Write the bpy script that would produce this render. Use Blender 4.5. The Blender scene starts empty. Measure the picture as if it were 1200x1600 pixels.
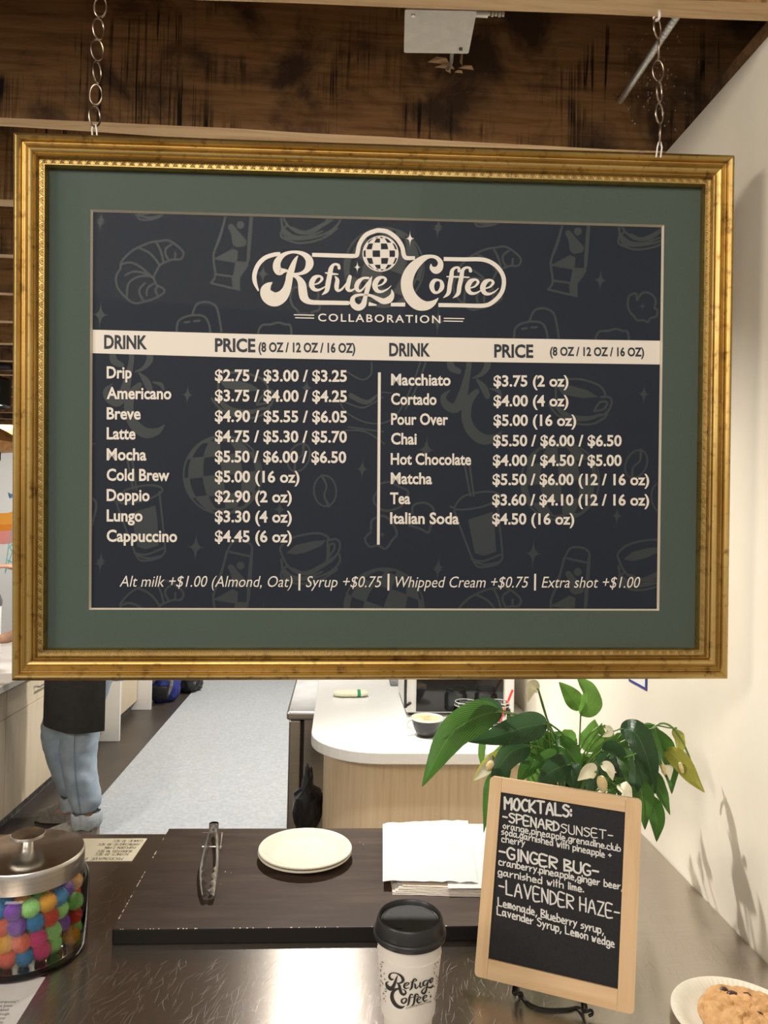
import bpy, bmesh, math, random
from mathutils import Vector, Matrix
random.seed(7)
S = bpy.context.scene
COL = S.collection
PI = math.pi

# ------------------------------------------------------------------ camera
F = 1160.0                       # focal length in pixels of the 1200x1600 frame
CAM = Vector((0, 0, 1.6))
Rm = (Matrix.Rotation(-math.atan(68 / F), 3, 'Z') @ Matrix.Rotation(PI / 2 + math.atan(16 / F), 3, 'X')
      @ Matrix.Rotation(.022, 3, 'Z'))
cd = bpy.data.cameras.new('camera'); cam = bpy.data.objects.new('camera', cd); COL.objects.link(cam)
cam.matrix_world = Matrix.Translation(CAM) @ Rm.to_4x4()
cd.sensor_fit = 'VERTICAL'; cd.sensor_height = 24; cd.sensor_width = 18; cd.lens = F * 24 / 1600
cd.clip_start = .05; cd.clip_end = 100
S.camera = cam

# ------------------------------------------------------------------ world, lights, exposure
S.view_settings.view_transform = 'Standard'; S.view_settings.look = 'None'
S.view_settings.gamma = 1; S.view_settings.use_curve_mapping = False
S.view_settings.exposure = 0.0
w = bpy.data.worlds.new('world'); S.world = w; w.use_nodes = True
w.node_tree.nodes['Background'].inputs[0].default_value = (.97, .92, .85, 1)
w.node_tree.nodes['Background'].inputs[1].default_value = .58

def aim(o, tgt):
    o.rotation_euler = (Vector(tgt) - o.location).to_track_quat('-Z', 'Y').to_euler()
def area(name, loc, tgt, sx, sy, power, col):
    l = bpy.data.lights.new(name, 'AREA'); l.shape = 'RECTANGLE'; l.size = sx; l.size_y = sy; l.energy = power; l.color = col
    o = bpy.data.objects.new(name, l); COL.objects.link(o); o.location = loc; aim(o, tgt); return o
def spot(name, loc, tgt, power, deg, col, rad=.03, blend=.5):
    l = bpy.data.lights.new(name, 'SPOT'); l.energy = power; l.spot_size = math.radians(deg); l.spot_blend = blend
    l.color = col; l.shadow_soft_size = rad
    o = bpy.data.objects.new(name, l); COL.objects.link(o); o.location = loc; aim(o, tgt); return o
WARM = (1, .9, .78); WHITE = (1, .96, .90)
spot('plant_spot_light', (-.05, 2.0, 2.36), (.56, 1.62, 1.0), 135, 88, WHITE, .02, .85)
spot('service_spot_light', (-.05, 2.9, 2.36), (.2, 2.75, .94), 60, 92, WHITE, .05, .8)
spot('oak_front_fill_spot', (.0, 1.72, 2.36), (.3, 2.32, .5), 42, 62, WHITE, .05)  # unseen spot added to brighten the oak front and near aisle
spot('aisle_spot_light', (-.17, 4.2, 2.36), (-.70, 4.6, 0), 200, 115, WHITE, .06)
spot('far_aisle_spot_light', (-.26, 6.6, 2.36), (-.8, 6.6, 0), 200, 120, WHITE, .06)
spot('cabinet_spot_light', (-1.2, 3.2, 2.36), (-1.8, 3.9, .6), 60, 110, WARM, .05)
area('hall_fill_light', (-.5, -1.4, 2.9), (0, 1.1, 1.5), 1.6, .8, 36, WARM)  # soft front fill added behind the camera, stands for no fixture
area('wall_fill_light', (-2.3, -.25, 2.55), (.66, 1.1, 2.15), .8, .5, 30, WARM)  # extra unseen fill, added to lift the right wall
area('mural_light', (-3.0, 7.2, 2.35), (-4.0, 9.4, 1.3), .8, .4, 60, WHITE)

# ------------------------------------------------------------------ helpers
def ray(x, y): return Rm @ Vector(((x - 600) / F, -(y - 800) / F, -1))
def at(x, y, ax, v):
    "point where the sight line through pixel (x, y) meets the plane axis[ax] = v"
    d = ray(x, y); return CAM + d * ((v - CAM[ax]) / d[ax])
def link(o): COL.objects.link(o); return o
def tag(o, label=None, cat=None, group=None, kind=None):
    if label: o['label'] = label
    if cat: o['category'] = cat
    if group: o['group'] = group
    if kind: o['kind'] = kind
    return o
def empty(name, loc=(0, 0, 0), rz=0, label=None, cat=None, group=None):
    o = bpy.data.objects.new(name, None); o.empty_display_size = .05; link(o)
    o.location = loc; o.rotation_euler = (0, 0, rz); return tag(o, label, cat, group)
def finish(name, me, mat, parent=None, smooth=True):
    for m in (mat if isinstance(mat, (list, tuple)) else [mat]): me.materials.append(m)
    if smooth:
        me.polygons.foreach_set('use_smooth', [True] * len(me.polygons))
        me.set_sharp_from_angle(angle=math.radians(38)) if smooth is True else None
    o = bpy.data.objects.new(name, me); link(o)
    if parent: o.parent = parent
    return o
def obj(name, bm, mat, parent=None, smooth=True):
    me = bpy.data.meshes.new(name); bm.normal_update(); bm.to_mesh(me); bm.free()
    return finish(name, me, mat, parent, smooth)
def pyobj(name, vs, fs, mat, parent=None, smooth=False):
    me = bpy.data.meshes.new(name); me.from_pydata([tuple(v) for v in vs], [], fs); me.update()
    return finish(name, me, mat, parent, smooth)
def box(bm, x0, x1, y0, y1, z0, z1, bev=0, rot=None):
    r = bmesh.ops.create_cube(bm, size=1); vs = r['verts']
    for v in vs:
        v.co = Vector((x0 + (v.co.x + .5) * (x1 - x0), y0 + (v.co.y + .5) * (y1 - y0), z0 + (v.co.z + .5) * (z1 - z0)))
    if rot: bmesh.ops.transform(bm, matrix=rot, verts=vs)
    if bev:
        es = list({e for v in vs for e in v.link_edges})
        bmesh.ops.bevel(bm, geom=es, offset=bev, segments=2, affect='EDGES', profile=.5)
def bx(name, x0, x1, y0, y1, z0, z1, mat, parent=None, bev=.002):
    bm = bmesh.new(); box(bm, x0, x1, y0, y1, z0, z1, bev); return obj(name, bm, mat, parent, False)
def lathe(bm, prof, n=48, c=(0, 0, 0), fn=None, closed=False):
    c = Vector(c); rings = []
    for i, (r, z) in enumerate(prof):
        if r < 1e-6: rings.append([bm.verts.new(c + Vector((0, 0, z)))]); continue
        ring = []
        for k in range(n):
            a = 2 * PI * k / n; rr, zz = (r, z) if fn is None else fn(r, z, a, i)
            ring.append(bm.verts.new(c + Vector((rr * math.cos(a), rr * math.sin(a), zz))))
        rings.append(ring)
    pairs = list(zip(rings, rings[1:])) + ([(rings[-1], rings[0])] if closed else [])
    for A, B in pairs:
        for k in range(n):
            k2 = (k + 1) % n
            if len(A) == 1 and len(B) == 1: continue
            if len(A) == 1: bm.faces.new((A[0], B[k2], B[k]))
            elif len(B) == 1: bm.faces.new((A[k], A[k2], B[0]))
            else: bm.faces.new((A[k], A[k2], B[k2], B[k]))
def cr(pts, n=6, closed=False):
    "Catmull-Rom through tuples of any length"
    P = [tuple(map(float, p)) for p in pts]; out = []
    m = len(P)
    if m < 3 and not closed: 
        return [tuple(a + (b - a) * k / n for a, b in zip(P[0], P[1])) for k in range(n + 1)]
    for i in range(m if closed else m - 1):
        if closed: a, b, c, d = P[i - 1], P[i], P[(i + 1) % m], P[(i + 2) % m]
        else: a, b, c, d = P[max(i - 1, 0)], P[i], P[i + 1], P[min(i + 2, m - 1)]
        for k in range(n):
            t = k / n
            out.append(tuple(.5 * (2 * q + (r - p) * t + (2 * p - 5 * q + 4 * r - s) * t * t + (3 * q - p - 3 * r + s) * t ** 3)
                             for p, q, r, s in zip(a, b, c, d)))
    if not closed: out.append(P[-1])
    return out
def tube(bm, pts, r, n=8, closed=False, caps=True, smooth=0):
    if smooth: pts = cr(pts, smooth, closed)
    pts = [Vector(p[:3]) for p in pts]; m = len(pts)
    rr = r if isinstance(r, (list, tuple)) else [r] * m
    up = None; rings = []
    for i, p in enumerate(pts):
        if closed: t = pts[(i + 1) % m] - pts[i - 1]
        else: t = pts[min(i + 1, m - 1)] - pts[max(i - 1, 0)]
        t.normalize()
        if up is None: up = t.orthogonal().normalized()
        up = (up - t * up.dot(t)).normalized(); sd = t.cross(up)
        rings.append([bm.verts.new(p + (up * math.cos(2 * PI * k / n) + sd * math.sin(2 * PI * k / n)) * rr[i]) for k in range(n)])
    for i in range(m if closed else m - 1):
        A, B = rings[i], rings[(i + 1) % m]
        for k in range(n): bm.faces.new((A[k], A[(k + 1) % n], B[(k + 1) % n], B[k]))
    if caps and not closed: bm.faces.new(rings[0][::-1]); bm.faces.new(rings[-1])
def cyl(bm, c, r, h, n=24): lathe(bm, [(0, 0), (r, 0), (r, h), (0, h)], n, c)
def copy_obj(o, parent=None):
    c = o.copy(); link(c)
    if parent is not None: c.parent = parent
    return c

# ------------------------------------------------------------------ materials
def mat(name, col=(.5, .5, .5), rough=.5, metal=0, **kw):
    m = bpy.data.materials.new(name); m.use_nodes = True
    b = m.node_tree.nodes['Principled BSDF']
    b.inputs['Base Color'].default_value = (*col, 1); b.inputs['Roughness'].default_value = rough; b.inputs['Metallic'].default_value = metal
    for k, v in kw.items(): b.inputs[k.replace('_', ' ')].default_value = v
    return m
def N(m, t, **kw):
    n = m.node_tree.nodes.new(t)
    for k, v in kw.items(): setattr(n, k, v)
    return n
def L(m, a, b): m.node_tree.links.new(a, b)
def B(m): return m.node_tree.nodes['Principled BSDF']
def coords(m, scale=(1, 1, 1), rot=(0, 0, 0), kind='Object'):
    tc = N(m, 'ShaderNodeTexCoord'); mp = N(m, 'ShaderNodeMapping')
    mp.inputs['Scale'].default_value = scale; mp.inputs['Rotation'].default_value = rot
    L(m, tc.outputs[kind], mp.inputs['Vector']); return mp.outputs[0]
def noise(m, vec, scale=5, detail=4, rough=.6, dist=0):
    n = N(m, 'ShaderNodeTexNoise'); n.inputs['Scale'].default_value = scale; n.inputs['Detail'].default_value = detail
    n.inputs['Roughness'].default_value = rough; n.inputs['Distortion'].default_value = dist
    L(m, vec, n.inputs['Vector']); return n.outputs[0]
def ramp(m, fac, stops):
    r = N(m, 'ShaderNodeValToRGB'); e = r.color_ramp.elements
    while len(e) < len(stops): e.new(.5)
    for x, (p, c) in zip(e, stops): x.position = p; x.color = (*c, 1) if len(c) == 3 else c
    L(m, fac, r.inputs[0]); return r.outputs[0]
def mix(m, fac, a, b, mode='MIX'):
    n = N(m, 'ShaderNodeMix', data_type='RGBA', blend_type=mode)
    if isinstance(fac, (int, float)): n.inputs[0].default_value = fac
    else: L(m, fac, n.inputs[0])
    for k, s in ((6, a), (7, b)):
        if isinstance(s, tuple): n.inputs[k].default_value = (*s, 1)
        else: L(m, s, n.inputs[k])
    return n.outputs[2]
def bump(m, h, strength=.3, dist=.002):
    n = N(m, 'ShaderNodeBump'); n.inputs['Strength'].default_value = strength; n.inputs['Distance'].default_value = dist
    L(m, h, n.inputs['Height']); L(m, n.outputs[0], B(m).inputs['Normal']); return n
def noisy(name, c1, c2, scale=20, rough=.6, sc=(1, 1, 1), bs=.2, bd=.001, **kw):
    m = mat(name, c1, rough, **kw); v = coords(m, sc); f = noise(m, v, scale)
    L(m, ramp(m, f, [(.3, c1), (.7, c2)]), B(m).inputs['Base Color'])
    if bs: bump(m, f, bs, bd)
    return m

def wood(name, dark, mid, light, grain=(1, 14, 14), stain=None, rough=.7, bs=.4, saw=False, kind='Object'):
    m = mat(name, mid, rough); v = coords(m, grain, kind=kind)
    f = noise(m, v, 3.2, 8, .65, .6)
    c = ramp(m, f, [(.25, dark), (.5, mid), (.78, light)])
    if stain:
        v2 = coords(m, (1, 1, 1), kind=kind)
        big = noise(m, v2, 5.5, 5, .62, .4)
        k = ramp(m, big, [(.46, (0, 0, 0)), (.62, (1, 1, 1))])
        c = mix(m, k, c, stain)
    if saw:
        v3 = coords(m, (60, 1, 1.4), kind=kind); s1 = noise(m, v3, 1.6, 3, .6, .8)
        v4 = coords(m, (1, 1, 1), kind=kind); s2 = noise(m, v4, 4.2, 3)
        mm = N(m, 'ShaderNodeMath', operation='MULTIPLY')
        L(m, ramp(m, s1, [(.52, (0, 0, 0)), (.62, (1, 1, 1))]), mm.inputs[0]); L(m, ramp(m, s2, [(.5, (0, 0, 0)), (.6, (1, 1, 1))]), mm.inputs[1])
        c = mix(m, mm.outputs[0], c, (.018, .011, .007))
    L(m, c, B(m).inputs['Base Color']); bump(m, f, bs, .002); return m

M = {}
M['joist'] = wood('rough joist wood', (.13, .062, .022), (.40, .21, .083), (.56, .33, .15), (1.2, 18, 18), (.085, .05, .03), .8, .5, True)
M['joist_edge_lit'] = wood('pale joist wood with painted bounce light', (.5, .3, .15), (.76, .53, .30), (.88, .68, .44), (1.2, 16, 16), None, .75, .4)  # paler wood, brightened further with bounce light from below painted into the colour
M['deck'] = wood('dark deck boards', (.02, .01, .005), (.06, .03, .015), (.1, .055, .025), (14, 1, 14), None, .8)
M['wall'] = noisy('cream plaster wall', (.74, .68, .56), (.77, .715, .60), 9, .55, bs=.12, bd=.002)
M['white_wall'] = noisy('white wall', (.78, .77, .74), (.8, .79, .76), 8, .6, bs=.05)
M['green_mat'] = noisy('sage green mat board', (.15, .20, .168), (.165, .218, .182), 350, .85, bs=.1, bd=.0002)
M['cream_core'] = mat('cream bevel core', (.72, .62, .48), .7)
M['navy'] = noisy('navy poster print', (.016, .021, .033), (.018, .024, .038), 4, .6, bs=0, Specular_IOR_Level=.2)
M['pattern'] = mat('faint grey green print', (.026, .033, .037), .55)
M['print'] = mat('cream print', (.83, .75, .67), .6)
M['print_navy'] = mat('navy lettering', (.014, .022, .034), .6)
M['chrome'] = noisy('dull chain steel', (.26, .19, .14), (.5, .4, .33), 60, .28, metal=1, bs=.1)
M['galv'] = noisy('galvanised steel', (.55, .55, .52), (.75, .74, .7), 25, .38, metal=.7, bs=.15)
M['white_metal'] = noisy('white painted metal', (.62, .6, .56), (.74, .72, .67), 40, .5, bs=.2)
M['black'] = mat('black plastic', (.012, .012, .013), .35)
M['black_wire'] = mat('black wire', (.01, .01, .01), .3, .3)
M['white_plastic'] = mat('white plastic', (.75, .74, .7), .35)
M['quartz'] = noisy('white quartz worktop', (.8, .79, .75), (.84, .83, .79), 60, .3, bs=0)
M['oak'] = wood('light oak veneer', (.62, .45, .28), (.74, .58, .39), (.82, .68, .49), (22, 22, .8), None, .5, .06)
M['cab'] = wood('pale cabinet veneer', (.52, .43, .29), (.6, .5, .36), (.66, .57, .43), (14, 14, .8), None, .5, .05)
M['floor'] = noisy('dark brown floor', (.045, .036, .029), (.066, .054, .044), 3, .38, bs=.05)
M['aisle'] = noisy('speckled grey floor mat', (.34, .36, .375), (.47, .495, .515), 55, .65, bs=.15)
M['jeans'] = noisy('washed blue denim', (.27, .36, .47), (.48, .58, .68), 9, .85, bs=.3, bd=.004)
M['apron'] = noisy('black apron cloth', (.018, .017, .017), (.03, .028, .027), 30, .85, bs=.2)
M['shirt'] = noisy('white shirt cloth', (.7, .68, .64), (.78, .76, .72), 12, .85, bs=.3, bd=.003)
M['skin'] = mat('skin', (.62, .36, .24), .5, Subsurface_Weight=.1)
M['hair'] = noisy('brown hair', (.06, .03, .018), (.12, .07, .04), 80, .6, sc=(1, 1, .1))
M['chalk'] = noisy('chalkboard black', (.012, .012, .014), (.018, .018, .021), 220, .6, bs=.15, bd=.0003, Specular_IOR_Level=.25)
M['pine'] = wood('pale pine frame', (.52, .33, .16), (.66, .45, .25), (.74, .54, .33), (14, 14, 1.2), None, .55, .08)
M['pine_h'] = wood('pale pine rail', (.52, .33, .16), (.66, .45, .25), (.74, .54, .33), (1.2, 14, 14), None, .55, .08)
M['chalk_ink'] = mat('chalk marker', (.66, .64, .6), .8)
M['paper'] = noisy('white paper', (.58, .565, .55), (.65, .635, .615), 18, .7, bs=.25, bd=.002)
M['kraft'] = noisy('translucent bag paper', (.55, .45, .34), (.68, .58, .46), 40, .7, sc=(1, 8, 1), bs=.2)
M['note'] = noisy('cream card', (.74, .67, .48), (.78, .71, .54), 20, .7, bs=0)
M['ink'] = mat('black ink', (.02, .018, .016), .6)
M['grey_ink'] = mat('grey print', (.18, .16, .16), .6)
M['plate'] = noisy('bagasse fibre plate', (.62, .57, .46), (.67, .62, .51), 60, .65, bs=.1)
M['lid'] = mat('black cup lid', (.016, .016, .017), .38)
M['cup'] = noisy('white paper cup', (.72, .67, .6), (.76, .71, .64), 30, .55, bs=.05)
M['soil'] = noisy('potting soil', (.03, .018, .01), (.07, .045, .03), 60, .9, bs=.8, bd=.004)
M['pot'] = mat('white glazed pot', (.7, .68, .62), .25)
M['spathe'] = noisy('cream spathe', (.72, .70, .48), (.82, .8, .66), 12, .5, bs=.1)
M['spadix'] = noisy('golden spadix', (.55, .42, .18), (.75, .62, .35), 300, .7, bs=.8)
M['latte'] = noisy('latte foam', (.50, .26, .10), (.84, .66, .44), 26, .5, bs=.05)
M['red'] = mat('red plastic straw', (.75, .03, .02), .35)
M['cloth'] = noisy('cream towel', (.74, .72, .52), (.8, .78, .6), 40, .9, bs=.4)
M['green_stripe'] = mat('green woven stripe', (.02, .28, .12), .9)
M['bag'] = mat('black bag film', (.012, .012, .014), .3)
M['blue_cloth'] = mat('blue nylon', (.02, .035, .22), .7)
M['grey_cloth'] = noisy('grey fabric', (.1, .1, .11), (.3, .3, .31), 30, .8)
M['sneaker'] = noisy('grey sneaker', (.25, .23, .2), (.42, .4, .36), 60, .8)
M['rubber'] = mat('dark rubber', (.03, .027, .024), .7)
M['lampwood'] = wood('warm lamp veneer', (.45, .2, .06), (.7, .36, .13), (.8, .48, .2), (2, 12, 12), None, .45, .05)
M['orange'] = mat('orange mural paint', (.85, .36, .04), .7)
M['pink'] = mat('pink mural paint', (.8, .3, .26), .7)
M['blue'] = mat('blue mural paint', (.08, .25, .45), .7)
M['teal'] = mat('teal mural paint', (.1, .5, .5), .7)
M['choc'] = mat('chocolate chip', (.045, .018, .01), .35)
M['fleck'] = mat('plaster flecks', (.75, .7, .62), .9)

def brushed(name, c1, c2, rough, aniso, rot=0, radial=False, dirx=(3, 160, 3)):
    m = mat(name, c1, rough, 1); v = coords(m, dirx); f = noise(m, v, 6, 4)
    L(m, ramp(m, f, [(.3, c1), (.7, c2)]), B(m).inputs['Base Color'])
    B(m).inputs['Anisotropic'].default_value = aniso
    t = N(m, 'ShaderNodeTangent', direction_type='RADIAL', axis='Z')
    if not radial:      # constant tangent along X: use a vector
        c = N(m, 'ShaderNodeCombineXYZ'); c.inputs[0].default_value = 1
        L(m, c.outputs[0], B(m).inputs['Tangent'])
    else: L(m, t.outputs[0], B(m).inputs['Tangent'])
    B(m).inputs['Anisotropic Rotation'].default_value = rot if radial else .25
    return m, f
m, f = brushed('brushed steel counter', (.47, .42, .37), (.56, .50, .44), .24, .9)
# fine scratches: thin lines out of stretched noise, each layer turned first and stretched after
hh = None
for ang, al, ac, th in ((.15, 9, 1100, .69), (-.35, 11, 1000, .70), (.75, 9, 900, .71), (-.9, 10, 1000, .72), (.02, 6, 800, .70)):
    v0 = coords(m, (1, 1, 1), (0, 0, ang)); mp = N(m, 'ShaderNodeMapping'); mp.inputs['Scale'].default_value = (ac, al, 1); L(m, v0, mp.inputs['Vector'])
    s = noise(m, mp.outputs[0], 1.0, 1, .5, .15)
    r = ramp(m, s, [(th, (0, 0, 0)), (th + .05, (1, 1, 1))])
    hh = r if hh is None else mix(m, 1.0, hh, r, 'ADD')
patch = noise(m, coords(m), 7, 3)
mk = mix(m, 1.0, hh, ramp(m, patch, [(.3, (.25, .25, .25)), (.75, (.65, .65, .65))]), 'MULTIPLY')
rr = N(m, 'ShaderNodeMapRange'); L(m, mk, rr.inputs[0]); rr.inputs[3].default_value = .27; rr.inputs[4].default_value = .17
L(m, rr.outputs[0], B(m).inputs['Roughness']); bump(m, mk, .08, .0003)
M['steel_counter'] = m
M['steel_lid'], _ = brushed('spun steel lid', (.55, .52, .48), (.66, .63, .58), .24, .8, 0, True, (1, 1, 60))
M['steel'], _ = brushed('brushed steel', (.50, .49, .47), (.6, .59, .57), .3, .5, 0, False, (2, 2, 90))
M['tongs'] = mat('polished steel', (.85, .83, .8), .2, 1)
# gold leaf moulding
m = mat('antique gold leaf', (.6, .38, .1), .38, 1)
f1 = noise(m, coords(m), 55, 6, .7); f2 = noise(m, coords(m), 7, 4, .6); f3 = noise(m, coords(m), 900, 2)
c = ramp(m, f2, [(.3, (.42, .27, .08)), (.7, (.57, .40, .15))])
c = mix(m, ramp(m, f1, [(.54, (0, 0, 0)), (.74, (1, 1, 1))]), c, (.13, .065, .02))
L(m, c, B(m).inputs['Base Color'])
rr = N(m, 'ShaderNodeMapRange'); L(m, f1, rr.inputs[0]); rr.inputs[3].default_value = .28; rr.inputs[4].default_value = .55
L(m, rr.outputs[0], B(m).inputs['Roughness']); bump(m, f3, .25, .0003)
M['gold'] = m
m = mat('bright gold bead', (.50, .36, .15), .35, 1); M['gold_bead'] = m
M['gold_dark'] = mat('tarnished gold recess', (.12, .07, .02), .5, .8)
# board stained wood with scratches
m = wood('dark stained board', (.024, .013, .008), (.045, .027, .017), (.078, .05, .034), (1.5, 12, 12), None, .55, .12); B(m).inputs['Specular IOR Level'].default_value = .35
M['board'] = m
M['board_side'] = mat('blackened board edge', (.006, .005, .005), .5, Specular_IOR_Level=.2)
def glassy(name, tint=(1, 1, 1), gl=.04, spec=1.45, rough=.02):
    m = bpy.data.materials.new(name); m.use_nodes = True; nt = m.node_tree; nt.nodes.clear()
    out = N(m, 'ShaderNodeOutputMaterial'); mx = N(m, 'ShaderNodeMixShader'); fr = N(m, 'ShaderNodeFresnel'); fr.inputs[0].default_value = spec
    tr = N(m, 'ShaderNodeBsdfTransparent'); tr.inputs[0].default_value = (*tint, 1)
    g = N(m, 'ShaderNodeBsdfGlossy'); g.inputs['Roughness'].default_value = rough
    L(m, fr.outputs[0], mx.inputs[0]); L(m, tr.outputs[0], mx.inputs[1]); L(m, g.outputs[0], mx.inputs[2]); L(m, mx.outputs[0], out.inputs[0])
    return m
M['glass'] = glassy('clear glass', (.97, .985, .975)); M['pane'] = glassy('picture glass', (.985, .99, .985), spec=1.07)
M['black_glass'] = mat('black glass', (.012, .012, .013), .07)
def emis(name, col, s):
    m = mat(name, col); B(m).inputs['Emission Color'].default_value = (*col, 1); B(m).inputs['Emission Strength'].default_value = s; return m
M['bulb'] = emis('lamp bulb', (1, .8, .5), 12)
def leafmat(name, dark, light, vein):
    m = mat(name, dark, .36, Specular_IOR_Level=.75); tc = N(m, 'ShaderNodeTexCoord')
    # UV: x along the leaf, y across (0..1, midrib at .5)
    sx = N(m, 'ShaderNodeSeparateXYZ'); L(m, tc.outputs['UV'], sx.inputs[0])
    a = N(m, 'ShaderNodeMath', operation='SUBTRACT'); L(m, sx.outputs[1], a.inputs[0]); a.inputs[1].default_value = .5
    ab = N(m, 'ShaderNodeMath', operation='ABSOLUTE'); L(m, a.outputs[0], ab.inputs[0])
    q = N(m, 'ShaderNodeMath', operation='MULTIPLY_ADD'); L(m, ab.outputs[0], q.inputs[0]); q.inputs[1].default_value = -1.1; L(m, sx.outputs[0], q.inputs[2])
    w1 = N(m, 'ShaderNodeMath', operation='MULTIPLY'); L(m, q.outputs[0], w1.inputs[0]); w1.inputs[1].default_value = 95
    sn = N(m, 'ShaderNodeMath', operation='SINE'); L(m, w1.outputs[0], sn.inputs[0])
    k = ramp(m, sn.outputs[0], [(.0, tuple(x * .7 for x in dark)), (.95, tuple(x * 1.15 for x in light))])
    mid = ramp(m, ab.outputs[0], [(.0, (1, 1, 1)), (.035, (0, 0, 0))])
    nn = noise(m, coords(m), 18, 3)
    k = mix(m, ramp(m, nn, [(.35, (0, 0, 0)), (.75, (.5, .5, .5))]), k, light)
    c = mix(m, mid, k, vein); L(m, c, B(m).inputs['Base Color']); bump(m, sn.outputs[0], .7, .002)
    # thin leaf: part of the light passes through
    nt = m.node_tree; out = [n for n in nt.nodes if n.type == 'OUTPUT_MATERIAL'][0]
    tl = N(m, 'ShaderNodeBsdfTranslucent'); L(m, mix(m, .5, c, tuple(min(1, x * 2.2) for x in light)), tl.inputs[0])
    mx = N(m, 'ShaderNodeMixShader'); mx.inputs[0].default_value = .3
    L(m, B(m).outputs[0], mx.inputs[1]); L(m, tl.outputs[0], mx.inputs[2]); L(m, mx.outputs[0], out.inputs[0])
    return m
M['leaf_dark'] = leafmat('deep green leaf', (.02, .065, .022), (.045, .11, .04), (.09, .17, .06))
M['leaf'] = leafmat('green leaf', (.04, .13, .02), (.08, .21, .035), (.15, .28, .07))
M['leaf_lite'] = leafmat('fresh green leaf', (.11, .27, .04), (.18, .38, .07), (.26, .45, .12))
M['leaf_yellow'] = leafmat('yellowing leaf', (.34, .38, .05), (.48, .46, .09), (.5, .5, .2))
M['stem'] = mat('green stem', (.1, .2, .04), .45)

# ================================================================== THE SETTING
def struct(o): o['kind'] = 'structure'; return o
WX = .667
bm = bmesh.new(); box(bm, -6, 3, -2.5, 9.7, -.06, 0); struct(obj('floor', bm, M['floor'], smooth=False))
bm = bmesh.new(); box(bm, WX, WX + .14, .1, 9.5, 0, 2.392); struct(obj('wall_right', bm, M['wall'], smooth=False))
bm = bmesh.new(); box(bm, -6, 3, 9.5, 9.62, 0, 2.69); WB = struct(obj('wall_back', bm, M['white_wall'], smooth=False))
bm = bmesh.new(); box(bm, -6, 3, .2, 9.6, 2.69, 2.74); struct(obj('ceiling', bm, M['deck'], smooth=False))
bm = bmesh.new(); box(bm, 1.15, 1.2, .2, 9.6, 2.392, 2.69); struct(obj('light_stop_1', bm, M['deck'], smooth=False))  # unseen closure added to keep world light out above the wall
# joists
def joist(y, dy=.04, slope=0.0, x0=-5, x1=1.15, z0=2.40, lab=None):
    n = 40; bm = bmesh.new(); rows = []
    rnd = random.Random(int(y * 1000))
    for i in range(n + 1):
        x = x0 + (x1 - x0) * i / n; yy = y - slope * x
        j = [rnd.uniform(-.0018, .0018) for _ in range(4)]
        rows.append([bm.verts.new((x, yy + j[0], z0 + j[1])), bm.verts.new((x, yy + dy + j[0], z0 + j[2])),
                     bm.verts.new((x, yy + dy, 2.69)), bm.verts.new((x, yy, 2.69))])
    for a, b in zip(rows, rows[1:]):
        for k in range(4):
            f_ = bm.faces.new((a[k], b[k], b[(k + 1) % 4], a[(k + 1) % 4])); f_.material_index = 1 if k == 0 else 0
    bm.faces.new(rows[0]); bm.faces.new(rows[-1][::-1])
    bmesh.ops.recalc_face_normals(bm, faces=bm.faces)
    o = obj('ceiling_joist', bm, [M['joist'], M['joist_edge_lit']], smooth=False); return o
ordn = ['second', 'third', 'fourth', 'fifth', 'sixth', 'seventh', 'eighth', 'ninth', 'tenth', 'eleventh', 'twelfth', 'thirteenth', 'fourteenth', 'fifteenth', 'sixteenth', 'seventeenth', 'eighteenth', 'nineteenth', 'twentieth', 'farthest']
j1 = joist(1.102, .04, .037)
tag(j1, 'rough timber joist that the menu board chains hook onto, nearest in view', 'joist', 'ceiling joists')
y = 1.53; k = 0
while y < 9.3:
    o = joist(y)
    tag(o, ('wide dark sawn joist face right behind the chains and junction box' if k == 0 else
            '%s ceiling joist back from the camera, behind the framed menu' % ordn[k]), 'joist', 'ceiling joists')
    y += .406; k += 1
o = bx('ledger_board', .69, .735, 1.15, 1.378, 2.393, 2.45, M['joist'], bev=.004)
tag(o, 'short rough board lying on top of the right wall between two joists', 'board')
# plaster dust: flecks on the joist by the right chain, splash on the joist edge
bm = bmesh.new()
for i in range(90):
    a = random.gauss(0, 1); px_, py_ = 1030 + random.gauss(0, 26), 130 + random.gauss(0, 50)
    if py_ > 205 or py_ < 35: continue
    p = at(px_, py_, 1, 1.5275); s = random.uniform(.0006, .0018)
    vs = [bm.verts.new(p + Vector((math.cos(t) * s * random.uniform(.6, 1.3), 0, math.sin(t) * s * 1.4))) for t in (0, 1.3, 2.5, 3.8, 5)]
    r = bmesh.ops.extrude_face_region(bm, geom=[bm.faces.new(vs)])
    for v in r['geom']:
        if isinstance(v, bmesh.types.BMVert): v.co.y -= .0008
tag(obj('plaster_flecks', bm, M['fleck'], smooth=False), 'white plaster specks spattered on dark joist behind the right chain', 'plaster', kind='stuff')
bm = bmesh.new()
for i in range(150):
    p = at(random.triangular(985, 1042, 1036), random.uniform(213, 238), 2, 2.398); s = random.uniform(.0015, .0045)
    if p.x > WX - .006 or not 1.531 < p.y < 1.568: continue
    box(bm, p.x - s * 1.5, p.x + s * 1.5, p.y - s, p.y + s, 2.3968 + random.uniform(0, .0008), 2.399)
tag(obj('plaster_splash', bm, M['fleck'], smooth=False), 'white plaster smear under the joist edge above the frame corner', 'plaster', kind='stuff')

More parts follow.
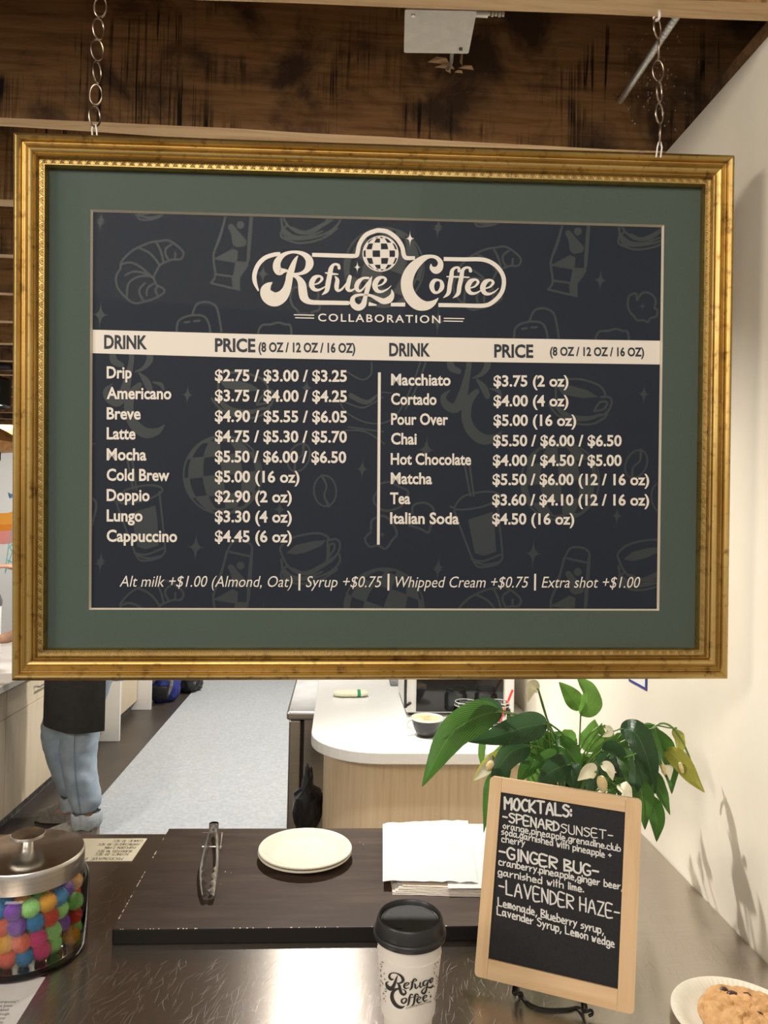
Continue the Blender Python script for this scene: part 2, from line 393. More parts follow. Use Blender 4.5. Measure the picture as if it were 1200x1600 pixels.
# ---------------------------------------------------------------- junction box, conduit
jb = empty('junction_box', (.125, 1.27, 2.45), label='square white metal junction box tucked against the nearest ceiling joist', cat='electrical box')
c4 = [at(632.5, 15, 2, 2.45), at(745, 17.5, 2, 2.45), at(732, 84, 2, 2.45), at(631, 82.5, 2, 2.45)]
O = Vector(jb.location)
def prism(bm, pts, z0, z1):
    a = [bm.verts.new((p.x, p.y, z0)) for p in pts]; b = [bm.verts.new((p.x, p.y, z1)) for p in pts]
    fs = [bm.faces.new(a), bm.faces.new(b[::-1])] + [bm.faces.new((a[i], b[i], b[(i + 1) % len(a)], a[(i + 1) % len(a)])) for i in range(len(a))]
    bmesh.ops.recalc_face_normals(bm, faces=fs)
bm = bmesh.new(); prism(bm, [p - O for p in c4], 0, .003); bmesh.ops.bevel(bm, geom=[e for e in bm.edges if abs(e.verts[0].co.z - e.verts[1].co.z) > .002], offset=.004, segments=3, affect='EDGES', profile=.5)
obj('cover_plate', bm, M['white_metal'], jb, False)
bm = bmesh.new(); cc = sum(c4, Vector()) / 4; prism(bm, [(p - cc) * .96 + cc - O for p in c4], .0035, .042); obj('box_body', bm, M['galv'], jb, False)
for px_, py_ in ((646, 24), (720, 76)):
    p = at(px_, py_, 2, 2.45) - O; bm = bmesh.new(); cyl(bm, (p.x, p.y, -.002), .0035, .002, 12); obj('screw', bm, M['galv' if px_ < 700 else 'black'], jb)
p = at(746, 19, 2, 2.47) - O
bm = bmesh.new(); tube(bm, [p + Vector((-.003, 0, 0)), p + Vector((.018, 0, 0))], .008, 12); obj('conduit_connector', bm, M['galv'], jb)
bm = bmesh.new()
for i in range(5): tube(bm, [p + Vector((.018 + i * .006, 0, 0)), p + Vector((.022 + i * .006, 0, 0))], .0055 if i % 2 else .0045, 10)
obj('cable_clamp', bm, M['white_metal'], jb)
bm = bmesh.new(); q = at(699, 108, 1, 1.531) - O; p = at(706, 86, 2, 2.455) - O
tube(bm, [p + Vector((0, 0, .002)), (p + q) / 2 + Vector((.003, 0, -.002)), q], .0035, 8, smooth=5); obj('cable', bm, M['galv'], jb)
# splintered hole in the joist
bm = bmesh.new(); C0 = at(700, 104, 1, 1.53)
for dx, dz, w_, h_, ly in ((-.045, .006, .05, .010, .012), (-.03, -.004, .045, .006, .010), (.02, -.003, .035, .005, .010), (.024, .010, .006, .03, .012), (-.006, -.01, .012, .018, .009), (.012, -.012, .02, .004, .007)):
    a = C0 + Vector((dx, 0, dz)); t = [a, a + Vector((w_ * .8, -ly, h_ * .4)), a + Vector((w_, 0, -h_ * .3)), a + Vector((w_ * .4, -ly * .5, h_))]
    vs = [bm.verts.new(v) for v in t]
    for tri in ((0, 1, 3), (1, 2, 3), (0, 2, 1), (0, 3, 2)): bm.faces.new([vs[i] for i in tri])
tag(obj('wood_splinters', bm, M['joist_edge_lit'], smooth=False), 'torn pale splinters round the cable hole below the junction box', 'splinters')
bm = bmesh.new(); a = at(1062, 18, 1, 1.125) + Vector((0, 0, .0)); b = at(968, 160, 1, 1.534)
n = 66; pts = []; rads = []
for i in range(n):
    t = i / (n - 1); p = a.lerp(b, t); pts.append(p); rads.append(.0068 if i % 2 else .0050)
tube(bm, pts, rads, 12); tag(obj('flexible_conduit', bm, M['galv'], smooth=False), 'ribbed metal conduit slanting into the dark joist beside the right chain', 'conduit')

# ================================================================== MENU BOARD
FQ = Matrix(((0.9998, 0.0107, -0.0148), (-0.0111, 0.9997, -0.0239), (0.0145, 0.024, 0.9996)))
FC = Vector((.0574, 1.145, 1.7678)); FW, FH = 1.1077, .8252
mb = empty('framed_menu_board', label='large gold framed coffee menu with sage green mat hanging on two chains', cat='menu board')
mb.matrix_world = Matrix.Translation(FC) @ FQ.to_4x4()
Fi = mb.matrix_world.inverted()
def floc(px_, py_, d=0.0):
    "pixel -> frame-local point on the plane d in front of the picture plane"
    o = Fi @ CAM; r = Fi.to_3x3() @ ray(px_, py_); t = (-d - o.y) / r.y; return o + r * t
prof = [(0, -.018), (0, .006), (.0012, .011), (.003, .0165), (.0058, .0205), (.0088, .0215), (.0118, .0195), (.0138, .0155), (.0145, .013), (.0155, .0128),
        (.0165, .0145), (.0195, .0155), (.0225, .018), (.0255, .0225), (.0285, .0245), (.0315, .0235), (.0335, .0205), (.0345, .0185), (.0353, .0205), (.0368, .0215), (.0385, .0195), (.0392, .0125),
        (.0455, .0115), (.0462, .0135), (.0473, .0135), (.0482, .0105), (.0488, .004), (.0488, -.018)]
prof = [(u, d - .006) for u, d in prof]          # outer corners were measured at the crest plane
def rail(c0, c1, tin):
    "c0->c1 outer edge (frame local xz); tin inward normal"
    bm = bmesh.new(); A = []; Bv = []
    al = (c1 - c0).normalized()
    for u, d in prof:
        for lst, c_, s in ((A, c0, 1), (Bv, c1, -1)):
            q = c_ + tin * u + al * s * u; lst.append(bm.verts.new((q.x, -d, q.y)))
    for i in range(len(prof) - 1): bm.faces.new((A[i], Bv[i], Bv[i + 1], A[i + 1]))
    bm.faces.new(A); bm.faces.new(Bv); bm.faces.new((A[0], A[-1], Bv[-1], Bv[0]))
    bmesh.ops.recalc_face_normals(bm, faces=bm.faces); return obj('frame_rail', bm, M['gold'], mb)
cs = [Vector((-FW / 2, FH / 2)), Vector((FW / 2, FH / 2)), Vector((FW / 2, -FH / 2)), Vector((-FW / 2, -FH / 2))]
ins = [Vector((0, -1)), Vector((-1, 0)), Vector((0, 1)), Vector((1, 0))]
for i in range(4): rail(cs[i], cs[(i + 1) % 4], ins[i])
# ornament: egg-and-arch beading along the inner lip
bm = bmesh.new(); bm2 = bmesh.new()
for i in range(4):
    c0, c1, tn = cs[i], cs[(i + 1) % 4], ins[i]; al = (c1 - c0).normalized(); ln = (c1 - c0).length - 2 * .0424
    n = int(ln / .0128)
    for k in range(n):
        ct = c0 + al * (.0424 + ln * (k + .5) / n) + tn * .0452; d = .0095 - .0
        def P(a_, b_, h_): q = ct + al * a_ - tn * b_; return Vector((q.x, -(h_ - .006), q.y))
        tube(bm, [P(math.cos(t) * .0054, math.sin(t) * .0050, .0125) for t in [PI * s / 6 for s in range(7)]], .0008, 4, caps=False)
        tube(bm, [P(math.cos(t) * .0032, math.sin(t) * .0030, .0125) for t in [PI * s / 4 for s in range(5)]], .0006, 4, caps=False)
        r = bmesh.ops.create_icosphere(bm, subdivisions=1, radius=.0011, matrix=Matrix.Translation(P(0, .0007, .0128)))
        r = bmesh.ops.create_icosphere(bm, subdivisions=1, radius=.0009, matrix=Matrix.Translation(P(.0064, .0048, .0125)))
o = obj('beaded_ornament', bm, M['gold_bead'], mb); tag(o, 'bright gold beaded arches along the inner lip', kind='stuff')
# mat board with window, poster
PW = [floc(146.5, 331, -.011), floc(1033.7, 356, -.011), floc(1025.8, 951.7, -.011), floc(142, 949.3, -.011)]
px0 = (PW[0].x + PW[3].x) / 2; px1 = (PW[1].x + PW[2].x) / 2; pz1 = (PW[0].z + PW[1].z) / 2; pz0 = (PW[2].z + PW[3].z) / 2
YM = .006; YP = .011             # local depth of the mat face and of the poster
def ringface(bm, o_, i_, yo, yi):
    A = [bm.verts.new((x, yo, z)) for x, z in o_]; Bq = [bm.verts.new((x, yi, z)) for x, z in i_]
    for k in range(4): bm.faces.new((A[k], A[(k + 1) % 4], Bq[(k + 1) % 4], Bq[k]))
ox, oz = FW / 2 - .044, FH / 2 - .044; e = .0022
bm = bmesh.new(); I0 = [(px0 - e, pz1 + e), (px1 + e, pz1 + e), (px1 + e, pz0 - e), (px0 - e, pz0 - e)]
ringface(bm, [(-ox, oz), (ox, oz), (ox, -oz), (-ox, -oz)], I0, YM, YM)
r = bmesh.ops.solidify(bm, geom=bm.faces[:], thickness=.0012)
bmesh.ops.recalc_face_normals(bm, faces=bm.faces); mo = obj('mat_board', bm, M['green_mat'], mb, False)
bm = bmesh.new(); ringface(bm, I0, [(px0, pz1), (px1, pz1), (px1, pz0), (px0, pz0)], YM, YP - .0004)
bmesh.ops.recalc_face_normals(bm, faces=bm.faces); obj('bevelled_core', bm, M['cream_core'], mo, False)
po = bx('poster', px0 - .004, px1 + .004, YP, YP + .002, pz0 - .004, pz1 + .004, M['navy'], mb, 0)
bx('backing_panel', -ox, ox, YP + .0025, YP + .0085, -oz, oz, M['kraft'], mb, 0)
# picture glass
gp = pyobj('glass_pane', [(-ox, .0035, -oz), (ox, .0035, -oz), (ox, .0035, oz), (-ox, .0035, oz)], [(0, 1, 2, 3)], M['pane'], mb)
gp['kind'] = 'structure'; del gp['kind']

# ---- flat artwork toolkit: polygons in pixel coordinates mapped on a surface
class Art:
    def __init__(s, mapf, clip=None): s.v = []; s.f = []; s.mapf = mapf; s.clip = clip; s.n = 0; s.lift = 0
    def poly(s, pts, lift=None):
        q = [s.mapf(x, y_) for x, y_ in pts]
        if s.clip: q = s.clip(q)
        if len(q) < 3: return
        lf = s.lift if lift is None else lift; b = len(s.v)
        s.v += [s.up(p, lf) for p in q]; s.f.append(tuple(range(b, b + len(q))))
    def up(s, p, lf): return Vector((p.x, p.y - lf, p.z))
    def ribbon(s, pts, w=None, n=6, closed=False, caps=True):
        P = cr([(p[0], p[1], p[2] if len(p) > 2 else w) for p in pts], n, closed)
        m = len(P); Lf = []; Rt = []
        s.n += 1; s.lift = (s.n % 47) * 5e-6
        for i in range(m):
            a = P[i - 1] if (i or closed) else P[0]; b = P[(i + 1) % m] if (i < m - 1 or closed) else P[-1]
            dx, dy = b[0] - a[0], b[1] - a[1]; d = math.hypot(dx, dy) or 1; nx, ny = -dy / d, dx / d; h = max(P[i][2], .2) / 2
            Lf.append((P[i][0] + nx * h, P[i][1] + ny * h)); Rt.append((P[i][0] - nx * h, P[i][1] - ny * h))
        for i in range(m if closed else m - 1):
            j = (i + 1) % m; s.poly([Lf[i], Lf[j], Rt[j], Rt[i]])
        if caps and not closed:
            for q in (P[0], P[-1]):
                if q[2] > .8: s.disc(q[0], q[1], q[2] / 2)
    def disc(s, x, y_, r, ry=None, n=14):
        s.n += 1; s.lift = (s.n % 47) * 5e-6; s.poly([(x + r * math.cos(2 * PI * k / n), y_ + (ry or r) * math.sin(2 * PI * k / n)) for k in range(n)])
    def star(s, x, y_, h, w_, tilt=0):
        s.n += 1; s.lift = (s.n % 47) * 5e-6; pts = []
        for k in range(4):
            a0 = k * PI / 2; L_ = (h if k % 2 == 0 else w_) / 2; L2 = (w_ if k % 2 == 0 else h) / 2
            for t in range(4):
                u = t / 4; e1 = L_ * (1 - u) ** 2.2; e2 = L2 * u ** 2.2
                d1 = (math.sin(a0), -math.cos(a0)); d2 = (math.sin(a0 + PI / 2), -math.cos(a0 + PI / 2))
                X, Y = d1[0] * e1 + d2[0] * e2, d1[1] * e1 + d2[1] * e2
                pts.append((x + X * math.cos(tilt) - Y * math.sin(tilt), y_ + X * math.sin(tilt) + Y * math.cos(tilt)))
        c_ = (x, y_)
        for k in range(len(pts)): s.poly([c_, pts[k], pts[(k + 1) % len(pts)]])
    def build(s, name, m_, parent): return pyobj(name, s.v, s.f, m_, parent)
def clipper(x0, x1, z0, z1):
    def cl(q, f_, inside):
        out = []
        for i in range(len(q)):
            a, b = q[i - 1], q[i]; ia, ib = inside(a), inside(b)
            if ia != ib: out.append(a.lerp(b, f_(a, b)))
            if ib: out.append(b)
        return out
    def go(q):
        for ax, val, sg in ((0, x0, 1), (0, x1, -1), (2, z0, 1), (2, z1, -1)):
            if not q: return q
            q = cl(q, lambda a, b: (val - a[ax]) / (b[ax] - a[ax]), lambda p: (p[ax] - val) * sg >= 0)
        return q
    return go
pclip = clipper(px0 + .0003, px1 - .0003, pz0 + .0003, pz1 - .0003)
pm = lambda d: (lambda x, y_: Vector((lambda p: (p.x, YP - d, p.z))(floc(x, y_, -YP))))

# ---- faint background drawings (one tile, repeated like the print)
art = Art(pm(.0002), pclip)
def tile(ox_, oy_):
    def T(u, v, o): return (o[0] + u / 4.8 + ox_, o[1] + v / 4.8 + oy_)
    def st(o, pts, w=3.6, closed=False):
        art.ribbon([(*T(p[0], p[1], o), (p[2] / 4.8 if len(p) > 2 else w)) for p in pts], closed=closed, n=4)
    def fl(o, pts): art.n += 1; art.lift = (art.n % 47) * 5e-6; art.poly([T(*p, o) for p in pts])
    a = (145, 330)
    for s_ in ([(210, 430), (215, 380), (280, 310), (345, 270), (430, 235), (500, 225), (560, 218), (620, 250), (680, 310), (660, 360), (600, 362), (540, 385), (500, 410), (455, 495)],
               [(210, 430), (175, 490), (185, 570), (240, 640), (310, 690), (380, 680), (450, 660), (530, 615), (530, 580), (480, 555), (455, 495)],
               [(345, 275), (420, 310), (470, 360), (500, 405)], [(480, 240), (510, 300), (530, 375)], [(590, 250), (550, 280), (545, 320), (565, 360)],
               [(215, 400), (280, 385), (360, 420), (450, 500)], [(245, 480), (300, 455), (370, 460), (440, 490)], [(440, 490), (350, 490), (270, 540), (255, 640)],
               [(390, 540), (350, 590), (360, 640), (385, 675)], [(455, 545), (410, 580), (405, 630)], [(490, 560), (470, 590), (485, 630)], [(620, 310), (618, 345)],
               [(1005, 0), (955, 200), (905, 330), (920, 480), (885, 540)], [(885, 540), (1100, 590)], [(1160, 410), (1170, 200), (1190, 0)],
               [(920, 355), (1000, 370), (1070, 380)], [(1045, 490), (930, 475)], [(1050, 500), (1055, 560)],
               [(630, 895), (640, 830), (700, 790), (800, 780), (855, 810), (880, 895), (870, 1000), (640, 1000), (630, 895)],
               [(745, 780), (780, 700), (850, 680), (920, 710), (945, 780), (965, 900)], [(690, 835), (725, 830)], [(760, 825), (800, 822)], [(340, 30), (420, 50), (520, 30)]):
        st(a, s_)
    fl(a, [(1070, 375), (1165, 380), (1155, 430), (1105, 500), (1105, 590), (1050, 570), (1050, 490)])
    fl(a, [(920, 350), (1050, 280), (1090, 300), (1085, 370), (1060, 380)])
    st(a, [(1040, 120, 45), (1065, 165, 60), (1090, 225, 95)]); art.disc(*T(1108, 105, a), 6.2)
    a = (145, 560)   # monogram
    for s_ in ([(290, -30, 40), (290, 20, 40), (270, 120, 52), (240, 240, 72), (190, 325, 75), (120, 300, 60), (100, 240, 40), (150, 190, 6)],
               [(150, -40, 45), (160, 20, 55), (215, 50, 40)], [(430, -30, 50), (425, 20, 50), (380, 75, 30), (320, 100, 12)],
               [(350, 110, 15), (400, 170, 52), (430, 235, 45)], [(450, 180, 10), (510, 195, 30), (530, 232, 20)],
               [(350, 200, 40), (285, 280, 70), (272, 400, 72), (315, 500, 80), (400, 560, 80), (490, 545, 50), (540, 495, 5)]): st(a, s_)
    a = (145, 750)   # iced cup
    for s_ in ([(185, 150), (250, 75), (400, 40), (500, 50), (515, 90), (400, 150), (230, 175), (150, 150)], [(180, 180), (250, 370), (330, 570), (380, 605), (480, 590), (535, 550), (540, 480), (500, 90)],
               [(310, 545), (400, 560), (530, 510)], [(255, -180), (303, 70)], [(292, -190), (328, 70)]): st(a, s_, 3.2)
    fl(a, [(285, 250), (470, 190), (485, 300), (495, 490), (400, 520), (335, 500)])
    # top of the lava lamp
    for s_ in ([(905, 860), (960, 700), (1030, 490), (1100, 455), (1180, 480), (1195, 560), (1170, 900)], [(1030, 540), (1190, 575)]): st(a, s_)
    st(a, [(1035, 655, 45), (1075, 710, 55), (1120, 770, 70)]); art.disc(*T(1108, 640, a), 6)
    a = (345, 750)   # tea cup
    for s_ in ([(800, 450), (805, 430), (750, 402), (650, 405), (520, 440), (450, 500), (455, 550), (500, 640), (580, 700), (680, 700), (770, 640), (800, 580), (800, 450)],
               [(815, 450), (870, 445), (895, 490), (870, 560), (810, 600)], [(810, 560), (815, 490), (850, 480), (850, 520), (810, 575)],
               [(500, 640), (470, 680), (500, 740), (640, 745), (800, 700), (890, 620), (890, 560)]): st(a, s_)
    fl(a, [(490, 548), (560, 490), (680, 460), (790, 450), (760, 490), (650, 540), (560, 560)])
    st(a, [(540, 670, 30), (640, 700, 32), (800, 620, 30), (860, 580, 10)])
    a = (785 - 527, 560 - 10)   # second cup
    for s_ in ([(490, 155), (600, 160), (720, 200), (770, 260), (760, 290)], [(400, 200), (400, 290)], [(350, 350), (420, 430), (560, 490), (680, 490), (770, 440), (780, 400)],
               [(740, 290), (800, 290), (820, 330), (790, 400), (740, 430)], [(690, 390), (730, 330), (785, 330), (760, 380), (690, 395)],
               [(390, 350, 20), (500, 440, 50), (640, 450, 35), (740, 420, 20)]): st(a, s_)
    fl(a, [(400, 205), (500, 200), (640, 240), (720, 290), (600, 298), (450, 270)])
    a = (785 - 527, 340 - 10)   # popcorn
    st(a, [(1010, 620), (1000, 570), (950, 590), (940, 660), (960, 715), (985, 735), (1010, 770), (1060, 770), (1090, 785), (1110, 755), (1155, 740), (1160, 690), (1140, 680), (1150, 620), (1110, 570), (1050, 565), (1015, 610)])
    art.star(*T(1050, 665, a), 16, 14)
    st(a, [(705, 960), (700, 900), (730, 855), (790, 850), (850, 835), (900, 850), (940, 860), (950, 960)])
    st(a, [(870, 60), (880, 130), (870, 190), (940, 225), (1000, 240), (1100, 230), (1200, 195), (1290, 130)])
    st(a, [(900, 150, 30), (960, 195, 38), (1060, 195, 25), (1180, 150, 14)])
    a = (540, 750)
    for s_ in ([(255, 30), (330, 15), (400, 50), (470, 90), (430, 180), (380, 215), (300, 230), (240, 200), (210, 140), (255, 60)],
               [(500, 250), (510, 190), (590, 170), (660, 220), (640, 340), (620, 395), (570, 370), (480, 340)],
               [(190, 370), (200, 300), (280, 270), (340, 310), (385, 400), (350, 450), (300, 515), (240, 490), (180, 500), (145, 440), (190, 390)]): st(a, s_)
    art.star(*T(275, 410, a), 14, 12)
    a = (540, 560)
    for s_ in ([(0, 95), (120, 160), (190, 120), (195, 30)], [(40, 280, 40), (160, 330, 35), (260, 260, 12), (340, 260, 10)], [(0, 330), (120, 370), (200, 340), (280, 290)],
               [(560, 30), (500, 200), (400, 400), (300, 480), (150, 480), (0, 400), (-50, 300)], [(600, 30), (540, 200), (450, 380)], [(0, 540), (150, 550), (290, 640)], [(20, 515), (280, 550)]): st(a, s_, 2.6)
    for cx_, cy_, rx_, ry_, ti in ((467, 715, 16, 23, .45), (508, 767, 17.5, 24, -.08)):
        def E(x, y__): return (cx_ + ox_ + x * math.cos(ti) - y__ * math.sin(ti), cy_ + oy_ + x * math.sin(ti) + y__ * math.cos(ti))
        art.ribbon([E(rx_ * math.cos(t), ry_ * math.sin(t)) for t in [PI * k / 8 for k in range(16)]], 3, 2, True)
        art.ribbon([(*E(-3, -ry_), 5), (*E(3, -ry_ * .3), 3), (*E(-2, ry_ * .3), 3), (*E(4, ry_), 5)], n=4)
    for s_ in ((293, 617, 41, 18), (306, 855, 54, 27), (157, 880, 38, 18), (566, 733, 40, 20), (479, 606, 40, 20), (437, 796, 36, 20), (158, 344, 36, 18), (157, 492, 50, 26), (411, 428, 42, 22), (139, 693, 54, 27)):
        art.star(s_[0] + ox_, s_[1] + oy_, s_[2], s_[3], .06)
    for bx_, by_, br, ti in ((348, 742, 61, -.1), (600, 950, 62, .35)):      # mirror balls: checkered meridians
        art.ribbon([(bx_ + ox_ + br * math.cos(t), by_ + oy_ + br * math.sin(t)) for t in [PI * k / 12 for k in range(24)]], 3, 2, True)
        def Q(lo, la):
            x, y__ = br * math.sin(lo) * math.cos(la), br * math.sin(la)
            return (bx_ + ox_ + x * math.cos(ti) - y__ * math.sin(ti), by_ + oy_ + x * math.sin(ti) + y__ * math.cos(ti))
        for i in range(6):
            for j in range(6):
                lo, la = -PI / 2 + i * PI / 6, -PI / 2 + j * PI / 6
                if (i + j) % 2:
                    art.n += 1; art.lift = (art.n % 47) * 5e-6; art.poly([Q(lo, la), Q(lo + PI / 12, la), Q(lo + PI / 6, la), Q(lo + PI / 6, la + PI / 12), Q(lo + PI / 6, la + PI / 6), Q(lo + PI / 12, la + PI / 6), Q(lo, la + PI / 6), Q(lo, la + PI / 12)])
            art.ribbon([Q(-PI / 2 + i * PI / 6, -PI / 2 + k * PI / 8) for k in range(9)], 2, 2)
            art.ribbon([Q(-PI / 2 + k * PI / 8, -PI / 2 + i * PI / 6) for k in range(9)], 2, 2)
for ox_, oy_ in ((0, 0), (527, 10), (-527, -10), (0, 532), (527, 542), (0, -532), (527, -522), (1054, 20)): tile(ox_, oy_)
art.build('background_drawings', M['pattern'], po)
# header band
hb = Art(pm(.0006), pclip); hb.poly([(120, 514.6), (400, 522.3), (700, 527.5), (1060, 533), (1060, 570), (700, 565), (400, 559.5), (120, 551.2)]); hb.build('header_band', M['print'], po)
for q_ in [[(590.6, 582), (595, 582), (593.3, 851), (589, 851)]] + [[(x_ - 1.4, 896.5), (x_ + 1.6, 896.5), (x_ + 1.2, 922.5), (x_ - 1.8, 922.5)] for x_ in (468, 607, 836)]:
    br_ = Art(pm(.0006), pclip); br_.poly(q_); br_.build('divider_line', M['print'], po)

# ---- lettering with the built-in font
def glyphs(txt, off=0.0, shear=0.0, space=1.0):
    cu = bpy.data.curves.new('t', 'FONT'); cu.body = txt; cu.size = 1; cu.offset = off; cu.shear = shear; cu.space_character = space; cu.resolution_u = 3
    o = bpy.data.objects.new('t', cu); link(o); dg = bpy.context.evaluated_depsgraph_get(); dg.update()
    me = bpy.data.meshes.new_from_object(o.evaluated_get(dg)); bpy.data.objects.remove(o); bpy.data.curves.remove(cu)
    v = [(p.co.x, p.co.y) for p in me.vertices]; f_ = [tuple(p.vertices) for p in me.polygons]; bpy.data.meshes.remove(me)
    return v, f_
CAPH = max(p[1] for p in glyphs('H')[0])
def lettering(name, rows, mt, parent, mapf, off=.012, shear=0.0, space=1.0):
    "rows: (text, x0, x1, baseline, cap height[, slope]) in pixels"
    for r in rows:
        V = []; Fs = []
        v, f_ = glyphs(r[0], off, shear, space); sl = r[5] if len(r) > 5 else 0
        a, b = min(p[0] for p in v), max(p[0] for p in v); kx = (r[2] - r[1]) / (b - a); ky = r[4] / CAPH; b0 = len(V)
        for x, y_ in v:
            X = r[1] + (x - a) * kx; V.append(mapf(X, r[3] + sl * (X - r[1]) - y_ * ky))
        Fs += [tuple(b0 + i for i in q) for q in f_]
        o_ = pyobj(name, V, Fs, mt, parent); ALLTXT.append(o_)
    return o_
ALLTXT = []
T1 = pm(.0009)
xs = .006
nm = [('Drip', 206, 590.8), ('Americano', 268, 623), ('Breve', 220, 654.8), ('Latte', 212, 686), ('Mocha', 229, 718.7), ('Cold Brew', 265, 750.6), ('Doppio', 234, 782.3), ('Lungo', 223, 814.2), ('Cappuccino', 277, 845.8)]
nr = [('Macchiato', 611, 704, 601.7), ('Cortado', 611, 682, 632), ('Pour Over', 611, 700, 663.3), ('Chai', 611, 651, 694), ('Hot Chocolate', 610.5, 736, 725.6), ('Matcha', 610.5, 675, 755.8), ('Tea', 609.5, 641, 787), ('Italian Soda', 609.5, 717, 818)]
lettering('drink_name', [(t, 167, x1, y_, 17.6, xs) for t, x1, y_ in nm] + [(t, x0, x1, y_, 17, xs) for t, x0, x1, y_ in nr], M['print'], po, T1, .026)
pl = [('$2.75 / $3.00 / $3.25', 542, 595), ('$3.75 / $4.00 / $4.25', 542, 626.6), ('$4.90 / $5.55 / $6.05', 542, 658.7), ('$4.75 / $5.30 / $5.70', 542, 690), ('$5.50 / $6.00 / $6.50', 541, 721.8),
      ('$5.00 (16 oz)', 468, 753), ('$2.90 (2 oz)', 456, 784), ('$3.30 (4 oz)', 456, 815.4), ('$4.45 (6 oz)', 456, 846.3)]
pr = [('$3.75 (2 oz)', 771, 888, 603.6), ('$4.00 (4 oz)', 771, 888, 634.5), ('$5.00 (16 oz)', 771, 900, 665), ('$5.50 / $6.00 / $6.50', 770.5, 971, 696.7), ('$4.00 / $4.50 / $5.00', 770, 971, 727.5),
      ('$5.50 / $6.00 (12 / 16 oz)', 769.5, 1014, 757.4), ('$3.60 / $4.10 (12 / 16 oz)', 769, 1014, 789.2), ('$4.50 (16 oz)', 769, 897, 819)]
lettering('price', [(t, 336, x1, y_, 17, xs) for t, x1, y_ in pl] + [(t, x0, x1, y_, 16.4, .001) for t, x0, x1, y_ in pr], M['print'], po, T1, .026)
lettering('header_text', [('DRINK', 163, 230, 544.3, 20, .014), ('PRICE', 336, 399, 549, 19.6, .014), ('(8 OZ / 12 OZ / 16 OZ)', 404, 555, 549.5, 14, .01), ('DRINK', 608, 672, 556, 19.2, .01),
                          ('PRICE', 772, 833, 558, 19.2, .01), ('(8 OZ / 12 OZ / 16 OZ)', 859, 1006, 555.5, 12.8, .008)], M['print_navy'], po, pm(.001), .03)
lettering('footnote', [('Alt milk +$1.00 (Almond, Oat)', 187, 457, 916.5, 17, .002), ('Syrup +$0.75', 478, 597, 917.2, 17, .002), ('Whipped Cream +$0.75', 618, 826, 917.6, 17, .002), ('Extra shot +$1.00', 846, 1000, 918, 17, .002)],
          M['print'], po, T1, -.002, .25)

# ---- logo
def e_glyph(dx, dy, s=1.0):
    return [(600 + (x - 600) * s + dx, 510 + (y_ - 510) * s + dy, w_) for x, y_, w_ in
            [(575, 518, 10), (618, 503, 16), (645, 468, 24), (622, 446, 20), (580, 462, 40), (556, 510, 46), (572, 553, 36), (612, 564, 22), (660, 543, 12), (690, 515, 5)]]
LA = [  # crop A coordinates
    [(345, 400, 20), (318, 400, 40), (280, 405, 68), (258, 365, 66), (272, 310, 56), (325, 260, 34), (400, 240, 24), (480, 255, 38), (530, 298, 60), (538, 350, 66), (508, 400, 44), (460, 424, 26), (400, 428, 18)],
    [(437, 275, 10), (415, 312, 32), (392, 370, 50), (370, 440, 60), (360, 500, 62), (338, 570, 78), (298, 622, 104), (240, 645, 120), (186, 617, 116), (166, 565, 92), (190, 522, 50), (222, 500, 6)],
    [(400, 440, 22), (440, 460, 40), (472, 510, 66), (480, 570, 74), (494, 630, 70), (540, 665, 44), (620, 671, 38), (700, 672, 37), (865, 675, 36)],
    e_glyph(0, 0),
    [(790, 378, 26), (783, 352, 24), (748, 346, 22), (722, 380, 38), (710, 440, 42), (696, 510, 44), (684, 570, 36), (646, 603, 8)],
    [(675, 418, 12), (725, 426, 20), (780, 430, 10)],
    [(755, 448, 8), (775, 480, 34), (768, 535, 38), (778, 568, 26), (812, 558, 18), (850, 510, 12)],
    [(882, 452, 32), (868, 510, 38), (862, 550, 38), (882, 570, 24), (915, 558, 14), (945, 535, 6)],
    [(1040, 462, 20), (995, 464, 22), (955, 495, 38), (938, 540, 38), (956, 572, 26), (990, 558, 16), (1030, 500, 8)],
    [(1068, 452, 8), (1045, 510, 38), (1028, 570, 40), (1012, 630, 36), (995, 690, 50), (955, 714, 54), (912, 688, 52), (905, 640, 38), (935, 612, 26), (1000, 604, 20), (1060, 612, 24), (1120, 640, 38), (1170, 660, 50), (1221, 642, 56), (1244, 600, 32), (1236, 558, 3)],
    e_glyph(540, 12, 1.04),
]
LB = [
    [(482, 345, 8), (486, 375, 34), (520, 396, 62), (553, 378, 58), (562, 330, 44), (530, 290, 32), (475, 278, 30), (410, 300, 56), (330, 370, 86), (284, 455, 100), (277, 540, 102), (308, 622, 106), (368, 682, 104), (440, 698, 78), (500, 675, 46), (545, 632, 4)],
    e_glyph(238, 30), e_glyph(366, 34),
    [(720, 402, 26), (718, 378, 22), (690, 374, 20), (662, 400, 32), (655, 450, 38), (642, 520, 38), (630, 590, 34), (588, 630, 6)],
    [(818, 402, 28), (810, 378, 22), (778, 374, 20), (750, 400, 32), (740, 460, 38), (724, 530, 38), (712, 595, 34), (670, 632, 6)],
    [(617, 450, 10), (700, 452, 15), (806, 456, 10)],
]
lg = Art(T1, pclip)
A_ = lambda p: (385 + p[0] * .18333, 350 + p[1] * .18333) + tuple(q * .18333 for q in p[2:])
B_ = lambda p: (585 + p[0] * .18333, 350 + p[1] * .18333) + tuple(q * .18333 for q in p[2:])
for s_ in LA: lg.ribbon([A_(p) for p in s_])
for s_ in LB: lg.ribbon([B_(p) for p in s_])
lg.ribbon([B_(p) for p in [(548, 480, 18), (508, 486, 34), (488, 530, 42), (505, 578, 30), (540, 584, 22), (574, 545, 38), (572, 500, 30)]], closed=True)
